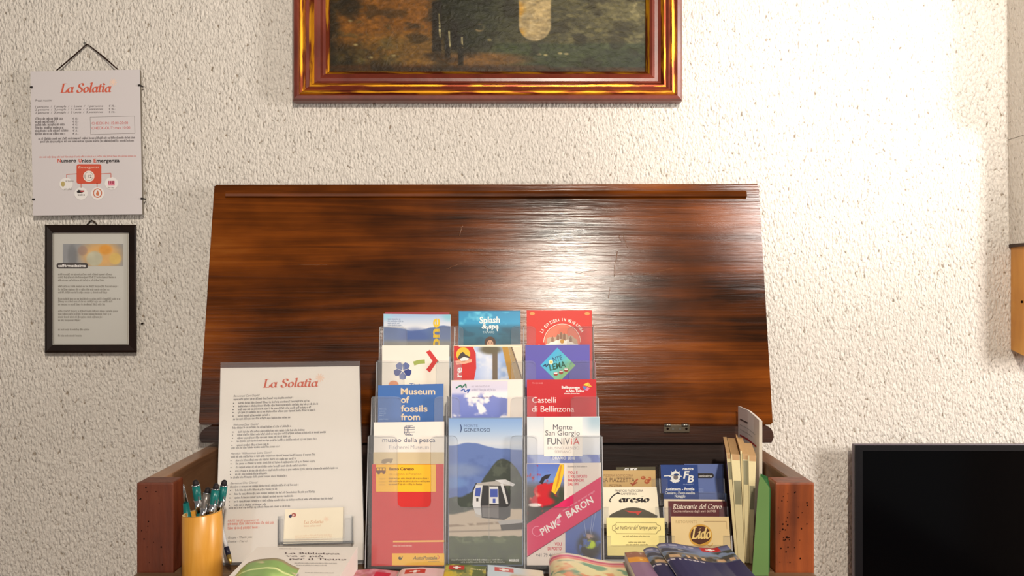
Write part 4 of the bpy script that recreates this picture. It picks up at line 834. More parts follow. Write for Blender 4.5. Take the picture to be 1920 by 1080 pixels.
def f(X, Y):
    img = vgrad(Y, [(783, (128, 162, 212)), (805, (158, 184, 218)), (832, (206, 210, 218)), (842, (186, 196, 214))]); m_ = 838 + 9 * (vnoise(X, 0 * Y, 34, 21) - .5) - 5 * np.exp(-((X - 880) / 26.) ** 2) + .06 * (X - 900)
    img = mixc(img, (98, 120, 176), sst(Y, m_ - 1, m_ + 1)); img = mixc(img, (84, 104, 160), sst(Y, 850, 860) * sst(vnoise(X, Y, 18, 22), .4, .6) * .7); img = mixc(img, (132, 148, 180), elm(X, Y, 862, 882, 40, 12, .5) * .7); img = mixc(img, (110, 140, 190), elm(X, Y, 850, 905, 26, 10, .4) * .8)
    h_ = 934 - 74 * np.exp(-((X - 944) / 44.) ** 2) + 8 * (vnoise(X, Y, 14, 23) - .5); n = vnoise(X, Y, 9, 24)
    img = mixc(img, (62, 68, 60), sst(Y, h_ - 1, h_ + 2)); img = mixc(img, (92, 98, 84), sst(Y, h_ + 2, h_ + 6) * sst(n, .5, .7) * .6); img = mixc(img, (44, 44, 40), sst(X, 945, 975) * sst(Y, 900, 930) * .7)
    p_ = 962 - 8 * sst(X, 850, 890) - 2 * sst(X, 940, 980) + 4 * (n - .5); img = mixc(img, (196, 178, 158), sst(Y, p_, p_ + 4)); img = mixc(img, (150, 130, 110), (1 - sst(np.abs(Y - 986 + (X - 840) * .06), 1.2, 3)) * sst(n, .3, .5)); img = mixc(img, (150, 134, 118), (1 - sst(np.abs(Y - 997 + (X - 840) * .03), .8, 2)))
    g_ = 1004 + 5 * (vnoise(X, 0 * Y, 12, 25) - .5); img = mixc(img, (74, 84, 52), sst(Y, g_, g_ + 3)); img = mixc(img, (52, 62, 40), sst(Y, 1010, 1050) * sst(n, .3, .6) * .8); img = mixc(img, (104, 112, 76), sst(Y, g_ + 2, g_ + 5) * (1 - sst(Y, 1014, 1022)) * sst(n, .5, .65)); return img
pr.raster(841.5, 784.5, 979.5, 1059, f, 1.2)
DK = ink((52, 50, 52)); WG = ink((206, 204, 204)); BLU = ink((66, 84, 160))
pr.poly([(886, 918), (892, 906), (945, 906), (958, 935), (957, 968), (945, 975), (903, 971), (890, 960)], DK, 3); pr.poly([(888, 920), (893, 908), (905, 909), (901, 945), (903, 968), (891, 962), (886, 946)], WG, 4); pr.poly([(917, 912), (934, 912), (935, 945), (917, 944)], WG, 4)
pr.poly([(892, 915), (902, 914), (900, 931), (890, 930)], BLU, 5); pr.rect(919, 917, 933, 932, BLU, 5); pr.rect(893, 934, 897, 940, DK, 5); pr.rect(924, 935, 929, 943, BLU, 5)
pr.poly([(903, 948), (935, 947), (935, 971), (905, 969)], ink((112, 106, 106)), 4.5); pr.poly([(890, 962), (903, 967), (903, 972), (892, 968)], ink((190, 180, 172)), 6)
pr.poly([(894, 906), (930, 902), (960, 907), (958, 911), (895, 910)], ink((170, 164, 158)), 5); pr.poly([(928, 900), (948, 899), (966, 908), (962, 912), (940, 906)], WG, 6); pr.poly([(938, 907), (943, 906), (953, 945), (949, 945)], WG, 6); pr.line([(917, 905), (917, 1010)], .8, ink((150, 146, 140)), 6)
pr.poly([(932, 977), (960, 974), (980, 974), (980, 980), (938, 984)], ink((176, 170, 168)), 5); pr.poly([(938, 984), (980, 980), (980, 992), (940, 995)], ink((60, 54, 52)), 5)
pr.text(')', 862, 807, 4, 11, ink((40, 60, 110)), 3, bold=.025); pr.text('MONTE', 870, 800.5, 26, 4.6, ink((110, 130, 170)), 3); pr.text('GENEROSO', 870, 809.5, 49, 6.6, ink((50, 62, 98)), 3, bold=.012)
pr.greek(846, 942, 1051, 2, ink((220, 220, 206)), 3); pr.greek(864, 948, 1055, 2, ink((210, 210, 196)), 3); pr.text('MIGROS', 955, 1052.5, 18, 4, W2, 3, bold=.024)
fin(pr, 'mountain railway leaflet with a train above a blue lake, front middle pocket')
pr = leaf(0, .003, None); leaf_body(pr, 988, 781.5, 1124.5, 781, 1060, ink((216, 218, 222)))
def f(X, Y): return mixc(vgrad(Y, [(782, (206, 214, 222)), (815, (232, 230, 228)), (850, (214, 216, 224))]), (150, 180, 196), sst(X, 1092, 1112) * (1 - sst(Y, 785, 825)) * .7)
pr.raster(989, 782.5, 1124, 853, f, 3); pr.raster(988.5, 852, 1125, 880, lambda X, Y: mixc(C3(X, (116, 128, 186)), (160, 170, 206), sst(vnoise(X, Y, 18, 2), .45, .65)), 2)
pr.rect(1020, 782, 1092, 855.5, ink((240, 232, 224)), 3); MT2 = ink((76, 74, 86)); MR3 = ink((206, 60, 60))
pr.text('Monte', 1037, 805.5, 36, 9.5, MT2, 4, bold=.004); pr.text('San Giorgio', 1022.5, 816.5, 64.5, 9.5, MT2, 4, bold=.004); pr.text('FUNIV', 1026.5, 833.5, 42, 12, MT2, 4, bold=-.004); pr.text('i', 1070.5, 833.5, 2, 12, MR3, 4); pr.text('A', 1075, 833.5, 11.5, 12, MR3, 4)
pr.text('BRUSINO ARSIZIO', 1027, 842.5, 59, 5, ink((180, 168, 168)), 4); pr.text('SERPIANO', 1040, 849.5, 31, 5, ink((180, 168, 168)), 4); pr.text('ORARIO 2018', 1035, 861.5, 43, 5, W2, 4, bold=.02)
fin(pr, 'pale cable car timetable leaflet behind the pink one, front right pocket')
pr = leaf(0, .000, None); leaf_body(pr, 987.5, 869, 1127, 867.5, 1060, ink((228, 214, 204)))
def f(X, Y):
    n = vnoise(X, Y, 9, 31, 4); img = vgrad(Y, [(868, (88, 112, 190)), (900, (112, 140, 204)), (915, (96, 88, 84)), (960, (56, 48, 42))])
    img = mixc(img, (196, 30, 40), sst(n + .5 * elm(X, Y, 1022, 926, 26, 20, .4), .72, .86)); img = mixc(img, (60, 66, 50), elm(X, Y, 1046, 930, 16, 16, .4) * sst(n, .35, .55)); img = mixc(img, (216, 130, 110), elm(X, Y, 1000, 931, 12, 8, .4) * sst(n, .4, .6)); img = mixc(img, (196, 24, 40), elm(X, Y, 1016, 940, 22, 9, .3)); img = mixc(img, (240, 226, 220), elm(X, Y, 1003, 947, 12, 3.5, .3)); return img
pr.raster(988, 870, 1058, 985, f, 1.2, 2)
pr.poly([(1050, 870), (1057.5, 871), (1057, 888), (1050, 912), (1041, 927), (1034, 921), (1039, 900)], ink((238, 186, 40)), 3); pr.poly([(1051, 872), (1054, 872), (1048, 905), (1040, 924)], ink((206, 140, 30)), 4); pr.poly([(1011, 905), (1016, 895), (1024, 890), (1033, 889), (1028, 897), (1021, 900), (1017, 908)], ink((40, 34, 40)), 3)
for i, (t, wd) in enumerate((('VOLI E', 18), ('X VOLI DI PORTO', 36), ('PARAPENDIO', 30), ('DAL 1997', 21))): pr.text(t, 1065, 888.5 + i * 7.2, wd, 5.2, ink((206, 60, 84)), 3, bold=.024)
pr.greek(1064, 1101, 876, 2, M_GREY, 3)
def f(X, Y):
    n = vnoise(X, Y, 8, 41, 4); img = vgrad(Y, [(950, (96, 120, 176)), (1000, (86, 108, 172)), (1050, (70, 96, 168))]); img = mixc(img, (58, 54, 50), elm(X, Y, 1105, 1024, 22, 26, .35) * sst(n, .2, .45)); img = mixc(img, (176, 150, 140), elm(X, Y, 1101, 1006, 12, 5, .4) * sst(n, .4, .6)); img = mixc(img, (190, 214, 40), elm(X, Y, 1107, 1021, 10, 8, .3) * sst(n, .25, .4)); return img
pr.raster(1060, 940, 1127.5, 1059, f, 1.2, 2)
for x in (1092, 1112, 1118): pr.line([(1103 + (x - 1103) * .4, 1002), (x, 955)], .6, ink((170, 180, 210)), 3)
MPK = ink((214, 26, 92)); pr.poly([(988, 982.5), (1127, 893.5), (1127.3, 954), (988.5, 1044)], MPK, 4); pr.line([(988.3, 1044), (1127.3, 954)], 1.4, ink((120, 20, 60)), 4.5)
pr.text('PINK', 1017, 1004.5, 40, 12.5, W2, 5, rot=32, bold=.022, shear=.1); pr.text('BARON', 1065, 971.5, 57, 12, W2, 5, rot=32, bold=.022, shear=.1); pr.text('made to sit at your angel', 1056, 959, 70, 3.6, ink((244, 170, 196)), 6, rot=32); pr.ring(1007, 996, 9, 9, 1.1, ink((240, 150, 180)), 5, 0, 290, 18); pr.poly([(1042, 985), (1047, 968), (1052, 979)], ink((238, 130, 170)), 5); pr.poly([(1043, 972), (1050, 962), (1053, 968), (1048, 972)], W2, 6)
pr.text('VOLI', 1040, 1023, 13, 6, ink((206, 60, 84)), 4, bold=.024); pr.text('DI POSTO', 1027, 1031.5, 26, 6, ink((206, 60, 84)), 4, bold=.024); pr.text('+41 79 444 45', 1005, 1044, 45, 6.4, MT2, 4, bold=.015)
fin(pr, 'leaflet with a diagonal pink band and paraglider photos, front right pocket')

# ------------------------------------------------------------------ business card rack
MC = tilted(1.352, 12.0, z=SZ); CP = .030
cr_ = empty('business_card_rack', (0.24, 1.352, SZ), 'clear acrylic card rack with two columns of business cards, right of the brochure rack', 'card rack')
CT = [((1130.5, 1251, 1371.5), 1004, 1046, 1022), ((1126, 1244, 1364), 950, 1001, 975), ((1121, 1237, 1357.5), 897, 948, 922)]
for k, (xs, yt, yb, yc) in enumerate(CT):
    for i in (0, 1):
        x0, x1 = xs[i] + .8, xs[i + 1] - .8; b = B()
        slab(b, MC, [(x0, yt), (x0 + 14, yt), (x0 + 14, yc), (x1 - 14, yc), (x1 - 14, yt), (x1, yt), (x1 + .3, yb), (x0 - .3, yb)], CP * k, .0015, ACRT, ACRE); b.done('pocket_front', cr_)
    p0 = loc2(MC, xs[0], yb, CP * k); p2 = loc2(MC, xs[2], yb, CP * k); z0 = max(p0.z, (CP * k + CP) * .213 + .002)
    b = B(); b.box(p0.x, p2.x, CP * k + .0015, CP * k + CP, z0, z0 + .001, ACR, M=MC); b.done('pocket_floor', cr_)
    for x in xs:
        q = loc2(MC, x, yt, CP * k); b = B(); b.box(q.x - .0006, q.x + .0006, CP * k + .0015, CP * k + CP, z0, loc2(MC, x, yt - 25, CP * k).z, ACRT, M=MC)
        b.box(q.x - .0007, q.x + .0007, CP * k - .0001, CP * k + .0016, z0, q.z, ACRE, M=MC); b.done('divider', cr_)
b = B(); q0 = loc2(MC, 1121, 900, CP * 3); q2 = loc2(MC, 1358, 900, CP * 3); b.box(q0.x, q2.x, CP * 3, CP * 3 + .0015, .026, q0.z, ACRT, M=MC); b.done('back_plate', cr_)
b = B(); b.box(.133, .318, 1.356, 1.47, SZ + .0003, SZ + .002, ACRE); b.done('foot', cr_)
GC = 'business cards in the clear card rack'
def card(k, off): p, n = plane_of(MC, CP * k + .004 + off); return Print(p, n)
def finc(pr, label): return tag(pr.done('business_card'), label, 'business card', GC)
pr = card(2, .004); pr.body([(1155, 876), (1229, 875), (1229, 930), (1155, 930)], .001, ink((74, 66, 40)), PAPER); pr.text('GUIDE', 1171, 883, 24, 5, W2, 2, bold=.03)
finc(pr, 'dark olive card peeking out behind the tan pizzeria card in the card rack')
pr = card(2, .001); pr.body([(1124, 882), (1229, 881.5), (1230, 938), (1125, 938)], .0015, ink((206, 170, 112)), PAPER); TB_ = ink((112, 82, 50)); MO = ink((178, 84, 44))
pr.text('PIZZERIA ROSTICCERIA', 1132, 893.5, 55, 4.2, ink((150, 112, 70)), 2); pr.text('LA PIAZZETTA', 1130, 903.8, 60, 8, TB_, 2); pr.text('PIZZERIA', 1143, 912.5, 23, 4.2, TB_, 2)
for x, y, rx, ry in ((1206, 896, 4.5, 3.4), (1213, 903, 5, 4.4), (1218, 898, 3, 4)): pr.ell(x, y, rx, ry, MO, 2, 14); pr.ell(x - 1, y - 1, rx * .4, ry * .4, ink((216, 150, 90)), 3, 10)
pr.line(spl([(1186, 911), (1190, 904), (1196, 898)]), 3, MO, 2); pr.line(spl([(1182, 906), (1188, 908), (1195, 904)]), 2.2, ink((160, 70, 40)), 3)
finc(pr, 'tan pizzeria card with tomato drawing, left column of the card rack, top row')
pr = card(1, .001); pr.body([(1128, 913.5), (1231, 913), (1239, 990), (1130, 990)], .0025, ink((244, 232, 206)), PAPER)
pr.text('PANIFICIO PASTICCERIA', 1153, 922, 53, 4.2, M_INK, 2, bold=.02); pr.text('CAFFETTERIA', 1164, 928, 30, 4, M_INK, 2, bold=.02)
pr.line(spl([(1163, 926), (1157, 925), (1148, 931), (1143, 939), (1146, 941)]), 2.2, M_BLACK, 2); pr.line([(1157, 924), (1161, 925)], 2.6, M_BLACK, 2.6)
pr.nib('aresio', 1161, 941.5, 56, 11.5, M_BLACK, 2, .1, .09, .05)
pr.poly([(1142, 968)] + [(1146 + 81 * i / 14, 964 - 13 * math.sin(math.pi * i / 14)) for i in range(15)] + [(1233, 967), (1232, 971), (1142, 971)], ink((86, 80, 66)), 2); pr.poly([(1171, 957), (1188, 959), (1204, 958), (1200, 962), (1196, 966), (1192, 962), (1180, 961)], ink((196, 70, 60)), 3)
finc(pr, 'cream bakery card with black brush lettering, left column of the card rack, middle row')
pr = card(0, .001); pr.body([(1137, 970.5), (1246, 971), (1248, 1043), (1139, 1041.5)], .003, ink((250, 232, 156)), PAPER); MB3 = ink((120, 104, 60))
pr.line([(1156, 979.5), (1230, 980), (1232, 984), (1238, 986), (1238.5, 994), (1233, 996), (1231, 1001), (1156, 1000.5), (1154, 996), (1148.5, 994), (1148.5, 986), (1154, 984), (1156, 979.5)], .9, MB3, 2)
pr.nib('La trattoria del tempo perso', 1152, 992.5, 79, 7.5, ink((92, 80, 60)), 2, .3, .05); pr.greek(1168, 1220, 1006.5, 2, MB3); pr.greek(1178, 1210, 1018, 2, MB3); pr.greek(1173, 1216, 1022.5, 2, MB3)
finc(pr, 'pale yellow trattoria card with ornate outlined title, front of the left column')
pr = card(2, .004); pr.body([(1283, 870), (1356, 870), (1358, 945), (1284, 945)], .0012, ink((98, 116, 172)), PAPER); pr.rrect(1300, 887.5, 1338.5, 896.5, 4, M_BLACK, 2); pr.text('antissima', 1310, 894, 25, 4, W2, 3, bold=.02); pr.greek(1310, 1319, 918, 2, ink((140, 156, 200))); pr.greek(1310, 1319, 922, 2, ink((140, 156, 200)))
finc(pr, 'light blue card with a black pill-shaped label, behind the navy boat card')
pr = card(2, .001); pr.body([(1238.5, 871.5), (1308, 871.5), (1311, 945), (1241, 945)], .0015, ink((26, 62, 134)), PAPER)
pr.ell(1266.5, 893, 9, 10, W2, 2, 18); pr.line([(1245, 892.5), (1276, 891)], 1.8, W2, 2); pr.poly([(1256, 900), (1262, 905), (1272, 904), (1274, 896)], W2, 2.4); pr.ell(1267, 895, 4.5, 4.5, ink((120, 110, 110)), 3, 14); pr.ell(1268, 890, 5, 2, ink((40, 66, 120)), 3, 12)
for i in range(8): a = math.pi * i / 4; pr.line([(1266.5 + 9 * math.cos(a), 893 + 10 * math.sin(a)), (1266.5 + 12 * math.cos(a), 893 + 13 * math.sin(a))], 1.6, W2, 2)
pr.text('nautica', 1280, 881, 20, 4.6, W2, 2, bold=.03, shear=.15); pr.text('F', 1281, 897, 9, 13.5, W2, 2, shear=.2, bold=.025); pr.text('B', 1289, 904.5, 11, 13, W2, 2.5, shear=.2, bold=.025); pr.greek(1281, 1300, 909, 1.5, ink((150, 170, 214)))
pr.text('Assistenza - Pontile', 1248, 919.5, 54, 5, W2, 2, bold=.03); pr.text('Cantiere - Punto vendita', 1247, 926.5, 56, 5, W2, 2, bold=.03); pr.text('Noleggio', 1265, 932.5, 20, 5, W2, 2, bold=.03)
finc(pr, 'navy boat yard card with white lettering, right column of the card rack, top row')
pr = card(1, .004); pr.body([(1245, 936), (1359, 937), (1361, 990), (1246, 990)], .003, ink((232, 214, 186)), PAPER); finc(pr, 'pale card peeking out behind the maroon restaurant card in the right column')
pr = card(1, .001); pr.body([(1253, 939.5), (1362.5, 940), (1365, 995), (1254, 995)], .002, ink((98, 40, 44)), PAPER); pr.nib('Ristorante del Cervo', 1261, 954, 92, 9, ink((240, 222, 206)), 2, .15, .06, .03); pr.text('Cucina milanese dagli anni del 900', 1262, 960.5, 80, 4.4, ink((232, 206, 190)), 2)
finc(pr, 'maroon restaurant card with pale script, right column of the card rack, middle row')
pr = card(0, .001); pr.body([(1258, 968.5), (1366.5, 969), (1371, 1043), (1261, 1043)], .003, ink((232, 204, 150)), PAPER); MGO = ink((214, 160, 62)); MDB = ink((84, 44, 24))
pr.text('RISTORANTE', 1267, 981, 40, 5, ink((190, 160, 112)), 2); pr.line([(1320, 977.5), (1362, 977.5)], .8, ink((160, 126, 84)), 2); pr.line([(1362, 977.5), (1363, 992)], .8, ink((190, 150, 100)), 2.2)
pr.ell(1313.5, 1004, 22, 21, MGO, 2, 30); pr.ell(1313.5, 1004, 19, 18, MDB, 3, 30); pr.nib('Lido', 1296, 1010, 36, 21, ink((240, 206, 130)), 4, .15, .08, .04); pr.line(spl([(1300, 1017), (1312, 1022), (1328, 1016)]), 2.4, MGO, 4); pr.ring(1331, 1019, 5, 5, 1.6, MGO, 4, 0, 300, 14)
finc(pr, 'beige restaurant card with round brown and gold emblem, front of the right column')

# ------------------------------------------------------------------ upright bundle of map booklets, white brochure and green folder
M_EDGE = pm('pale_yellow_pages', (222, 206, 160), .7, .1, var=.05, scale=300); M_TOP = pm('tan_page_tops', (196, 158, 112), .75, .1, var=.1, scale=260); M_TAB = pm('olive_grey_print', (146, 140, 112), .6, .15); M_MAR = pm('dark_red_cover', (92, 34, 44), .35, .3)
M_TAN = pm('tan_print', (190, 152, 110), .6, .15)
def booklet(label, tl, tr, br, bl, d, back, cover, tabs):
    f = [P(*tl, d), P(*tr, d), P(*br, d), P(*bl, d)]
    for q in f[2:]: q.z = max(q.z, SZ + .0006)
    k = Vector(back); c = f + [p + k for p in f]; b = B()
    v = [b.bm.verts.new(p) for p in c]
    for q, m in (((0, 3, 2, 1), M_EDGE), ((4, 5, 6, 7), M_EDGE), ((0, 1, 5, 4), M_TOP), ((1, 2, 6, 5), M_EDGE), ((2, 3, 7, 6), M_EDGE), ((3, 0, 4, 7), cover)): b.bm.faces.new([v[i] for i in q]).material_index = b.mi(m)
    for t0, t1, m in tabs:
        def at(t, s): return (f[0] * (1 - s) + f[1] * s) * (1 - t) + (f[3] * (1 - s) + f[2] * s) * t + Vector((0, -.0002, 0))
        b.face([at(t0, .12), at(t0, .96), at(t1, .96), at(t1, .12)], m)
    return tag(b.done('map_booklet'), label, 'booklet', 'map booklets in the upright bundle')
KB = (.030, .15, 0)
booklet('thin map booklet with dark red cover, leftmost of the upright bundle', (1362, 850), (1369, 850), (1384.2, 1058), (1379.5, 1058), 1.352, KB, M_MAR, [(.0, .05, M_TAN), (.08, .24, M_TAB)])
booklet('thick pale yellow map booklet, second from left in the upright bundle', (1370.5, 852), (1387, 853), (1396.5, 1058), (1384.5, 1058), 1.350, KB, M_EDGE, [(0, .05, M_TAN), (.24, .46, M_TAB)])
booklet('thin pale map booklet in the middle of the upright bundle', (1388, 845), (1391, 845.5), (1398.6, 1058), (1397, 1058), 1.352, KB, M_TAN, [])
booklet('map booklet with long grey tab, second from right in the upright bundle', (1391.8, 851), (1402.5, 851.5), (1405, 1060), (1399.2, 1060), 1.350, KB, M_EDGE, [(0, .05, M_TAN), (.06, .28, M_TAB)])
booklet('thick pale map booklet, rightmost of the upright bundle beside the white brochure', (1403.2, 854), (1418, 855), (1410.6, 1062), (1405.6, 1062), 1.348, (.022, .11, 0), M_EDGE, [(0, .05, M_TAN), (.28, .5, M_TAB)])
# white brochure, open a little, its cover seen obliquely
b = B(); M_WB = pm('white_glossy_cover', (232, 222, 220), .35, .3, var=.02)
def wb(px, py, d, z=None):
    q = P(px, py, d)
    if z is not None: q.z = z
    return q
A0, A1, A2 = P(1423.5, 788, 1.472), P(1402, 769, 1.53), P(1384, 761, 1.585)
off = Vector((.0042, -.003, -.0008)); top = [A0, A0 * .5 + A1 * .5 + Vector((0.0008, 0, 0)), A1, A1 * .5 + A2 * .5, A2]
lo = [Vector((p.x, p.y, SZ + .0006)) for p in top]; n = len(top)
vt = [b.bm.verts.new(p) for p in top]; vl = [b.bm.verts.new(p) for p in lo]; wt = [b.bm.verts.new(p + off) for p in top]; wl = [b.bm.verts.new(Vector((p.x + off.x, p.y + off.y, p.z))) for p in lo]
k = b.mi(M_WB); ks = b.mi(PAPER)
for i in range(n - 1):
    b.bm.faces.new((vt[i], vt[i + 1], vl[i + 1], vl[i])).material_index = k; b.bm.faces.new((wt[i], wl[i], wl[i + 1], wt[i + 1])).material_index = ks
    b.bm.faces.new((vt[i], wt[i], wt[i + 1], vt[i + 1])).material_index = ks; b.bm.faces.new((vl[i], vl[i + 1], wl[i + 1], wl[i])).material_index = ks
b.bm.faces.new((vt[0], vl[0], wl[0], wt[0])).material_index = ks; b.bm.faces.new((vt[-1], wt[-1], wl[-1], vl[-1])).material_index = ks
def onb(t, z): # along the cover, t 0 front..1 back
    i = min(int(t * (n - 1)), n - 2); f = t * (n - 1) - i; p = top[i] * (1 - f) + top[i + 1] * f; q = lo[i] * (1 - f) + lo[i + 1] * f; s = p + (q - p) * z; return s + Vector((-.0003, -.0001, 0))
for (t0, t1, z0, z1, m) in ((.12, .9, .235, .25, ink((176, 60, 66))), (.5, .9, .10, .112, M_INK), (.18, .9, .15, .153, M_GREY), (.3, .9, .19, .193, M_GREY)):
    ts = np.linspace(t0, t1, 9)
    for a0, a1 in zip(ts, ts[1:]): b.face([onb(a0, z0), onb(a1, z0), onb(a1, z1), onb(a0, z1)], m)
tag(b.done('brochure'), 'tall white brochure standing behind the map booklets at the right of the chest', 'brochure')
# green folder
M_GRN = pm('green_card', (98, 130, 74), .4, .3, var=.12, scale=14); M_GRD = pm('dark_green_card', (26, 82, 34), .45, .3, var=.1, scale=20)
gf = empty('green_folder', P(1425, 1075, 1.285), 'bright green card folder standing between the map booklets and the right chest post', 'folder')
zf = SZ + .0006
def gz(px, d): q = P(px, 1000, d); return Vector((q.x, q.y, zf))
b = B(); b.prism([P(1425, 889, 1.29), P(1443, 915, 1.29), gz(1441, 1.29), gz(1410, 1.29), P(1421, 921, 1.29)], (.0, .0012, 0), M_GRN); b.done('front_cover', gf)
b = B(); b.prism([P(1426.5, 888, 1.296), P(1439, 894, 1.306), P(1445, 918, 1.306), Vector((P(1443, 1000, 1.306).x, 1.306, zf)), Vector((P(1413, 1000, 1.296).x, 1.296, zf))], (.0, .0012, 0), M_GRD); b.done('rear_cover', gf)

# ------------------------------------------------------------------ printed matter lying along the front of the shelf
def sheet(name, label, cat, back, vec, th, fn, nu=48, nv=40, group=None, base=False, side=None, bulge=0.0):
    """a bendy booklet: its far edge measured on the photo, running towards the viewer along vec"""
    bp = [P(*p) for p in back]; L = [0]
    for a0, a1 in zip(bp, bp[1:]): L.append(L[-1] + (a1 - a0).length)
    us = np.linspace(0, 1, nu); vs_ = np.linspace(0, 1, nv); vec = Vector(vec); xyz = []
    bx = np.array([[p.x, p.y, p.z] for p in bp]); Ln = np.array(L) / L[-1]
    # smooth the measured edge
    e = np.stack([np.interp(us, Ln, bx[:, i]) for i in range(3)], -1)
    for _ in range(3): e[1:-1] = .25 * e[:-2] + .5 * e[1:-1] + .25 * e[2:]
    U, V = np.meshgrid(us, vs_); C = np.clip(fn(U, V), 0, 255) / 255.; C = np.where(C <= .04045, C / 12.92, ((C + .055) / 1.055) ** 2.4)
    b = B(); k = b.mi(print_mat()); ks = b.mi(side or PAPER); g = []; h = []
    for j in range(nv):
        ro = []; rb = []
        for i in range(nu):
            p = Vector(e[i]) + vec * vs_[j] + Vector((0, 0, bulge * math.sin(math.pi * vs_[j])))
            v = b.bm.verts.new(p); v[b.cl] = (*C[j, i], 1); ro.append(v)
            rb.append(b.bm.verts.new(Vector((p.x, p.y, max(SZ + .0006, p.z - th) if not base else SZ + .0006))))
        g.append(ro); h.append(rb)
    for j in range(nv - 1):
        for i in range(nu - 1):
            f = b.bm.faces.new((g[j][i], g[j + 1][i], g[j + 1][i + 1], g[j][i + 1])); f.material_index = k; f.smooth = True
            b.bm.faces.new((h[j][i], h[j][i + 1], h[j + 1][i + 1], h[j + 1][i])).material_index = ks
    for j in range(nv - 1):
        b.bm.faces.new((g[j][0], h[j][0], h[j + 1][0], g[j + 1][0])).material_index = ks; b.bm.faces.new((g[j][-1], g[j + 1][-1], h[j + 1][-1], h[j][-1])).material_index = ks
    for i in range(nu - 1):
        b.bm.faces.new((g[0][i], g[0][i + 1], h[0][i + 1], h[0][i])).material_index = ks; b.bm.faces.new((g[-1][i], h[-1][i], h[-1][i + 1], g[-1][i + 1])).material_index = ks
    return tag(b.done(name), label, cat, group)
# white pad of cards with script lines
padz = .9882
b = B(); b.box(-.3556, -.2159, 1.12, 1.268, SZ + .0006, padz, PAPER); pad = b
pr = Print((0, 0, padz), (0, 0, 1)); pr.bm.free(); pr.bm = b.bm; pr.mats = b.mats; pr.cl = b.cl
MS_ = ink((96, 78, 82)); pr.slope = .01
pr.nib('La Biblioteca', 533, 1038.6, 104, 3.3, MS_, 2, -.1, .06, .04); pr.nib('va e più', 537, 1043.6, 70, 3.2, MS_, 2, -.1, .06, .04); pr.nib('per il Ticino', 542, 1049.4, 108, 3.2, MS_, 2, -.1, .06, .04)
pr.greek(523, 566, 1029.5, 1.4, M_GREY); pr.greek(552, 632, 1056.5, 1.5, M_GREY); pr.greek(556, 612, 1060.5, 1.4, M_GREY); pr.greek(572, 626, 1074.5, 1.3, M_GREY)
tag(pr.done('card_pad'), 'thick white pad of cards with dark script, lying before the sign stand', 'pad')
def f(U, V):
    n = vnoise(U * 60, V * 90, 9, 51); img = mixc(C3(U, (134, 168, 88)), (178, 206, 120), sst(vnoise(U * 60, V * 60, 30, 52), .4, .7))
    img = mixc(img, (150, 132, 96), (1 - sst(V, .04, .09)) * sst(U, .15, .3)); img = mixc(img, (206, 190, 150), sst(n, .55, .7) * (1 - sst(np.abs(V - .13 - .18 * (U - .5)), .03, .06)) * sst(U, .4, .5))
    img = mixc(img, (120, 96, 60), sst(n, .5, .66) * (1 - sst(np.abs(V - .20 - .18 * (U - .5)), .02, .05)) * sst(U, .6, .7)); img = mixc(img, (226, 232, 160), 1 - sst(np.abs(V - .33 + .12 * (U - .5)), .012, .03)); img = mixc(img, (86, 128, 56), sst(V, .5, .7) * .5); return img
sheet('leaflet', 'curled green leaflet lying on the white card pad at lower left', 'leaflet', [(438, 1083, 1.13), (452, 1066, 1.13), (466, 1054, 1.13), (484, 1048.5, 1.13), (515, 1046, 1.13), (530, 1049, 1.13), (544, 1058, 1.13), (562, 1066, 1.13)], (.004, -.11, -.004), .0012, f, 60, 50)
GF = 'booklets lying along the front of the shelf'
def cross(U, V, img, u0, u1, v0, v1):
    img = mixc(img, (190, 44, 38), ((U > u0) & (U < u1) & (V > v0) & (V < v1)).astype(float)); cu, cv = (u0 + u1) / 2, (v0 + v1) / 2; du, dv = (u1 - u0), (v1 - v0)
    img = mixc(img, (244, 232, 224), ((np.abs(U - cu) < du * .25) & (np.abs(V - cv) < dv * .11)).astype(float)); return mixc(img, (244, 232, 224), ((np.abs(U - cu) < du * .085) & (np.abs(V - cv) < dv * .30)).astype(float))
def f(U, V): n = vnoise(U * 70, V * 70, 12, 61); img = mixc(C3(U, (206, 140, 150)), (182, 96, 110), sst(n, .4, .6)); img = mixc(img, (176, 120, 90), sst(n, .55, .7) * (1 - sst(U, .2, .5))); return mixc(img, (190, 30, 60), ((U > .52) & (U < .85) & (V > .12) & (V < .5)).astype(float))
sheet('booklet', 'pinkish booklet lying half under the brochure rack corner, leftmost of the flat row', 'booklet', [(664, 1069, 1.262), (700, 1066, 1.262), (748, 1070.5, 1.262)], (-.004, -.11, 0), .018, f, 40, 50, GF, True)
def f(U, V):
    img = mixc(C3(U, (222, 180, 184)), (228, 206, 200), vnoise(U * 60, V * 60, 20, 62)); img = mixc(img, (196, 140, 160), sst(V, .3, .5)); return cross(U, V, img, .16, .60, .07, .24)
sheet('booklet', 'pale pink booklet with a white cross on red, in front of the red timetable', 'booklet', [(749, 1071, 1.258), (756, 1066, 1.258), (790, 1063.5, 1.258), (834, 1066, 1.258)], (.002, -.11, .002), .018, f, 60, 70, GF, True)
def f(U, V):
    n = vnoise(U * 80, V * 80, 9, 63); img = mixc(C3(U, (140, 138, 72)), (196, 176, 66), sst(n, .4, .62)); img = mixc(img, (96, 104, 50), sst(vnoise(U * 60, V * 60, 12, 64), .5, .66)); img = mixc(img, (210, 176, 40), sst(V, .22, .34) * (1 - sst(U, .1, .3)))
    img = mixc(img, (224, 206, 150), ((np.abs(V - .155) < .016) & (U > .62) & (U < .95) & (vnoise(U * 400, V * 10, 8, 3, 1) > .42)).astype(float)); return cross(U, V, img, .10, .47, .05, .205)
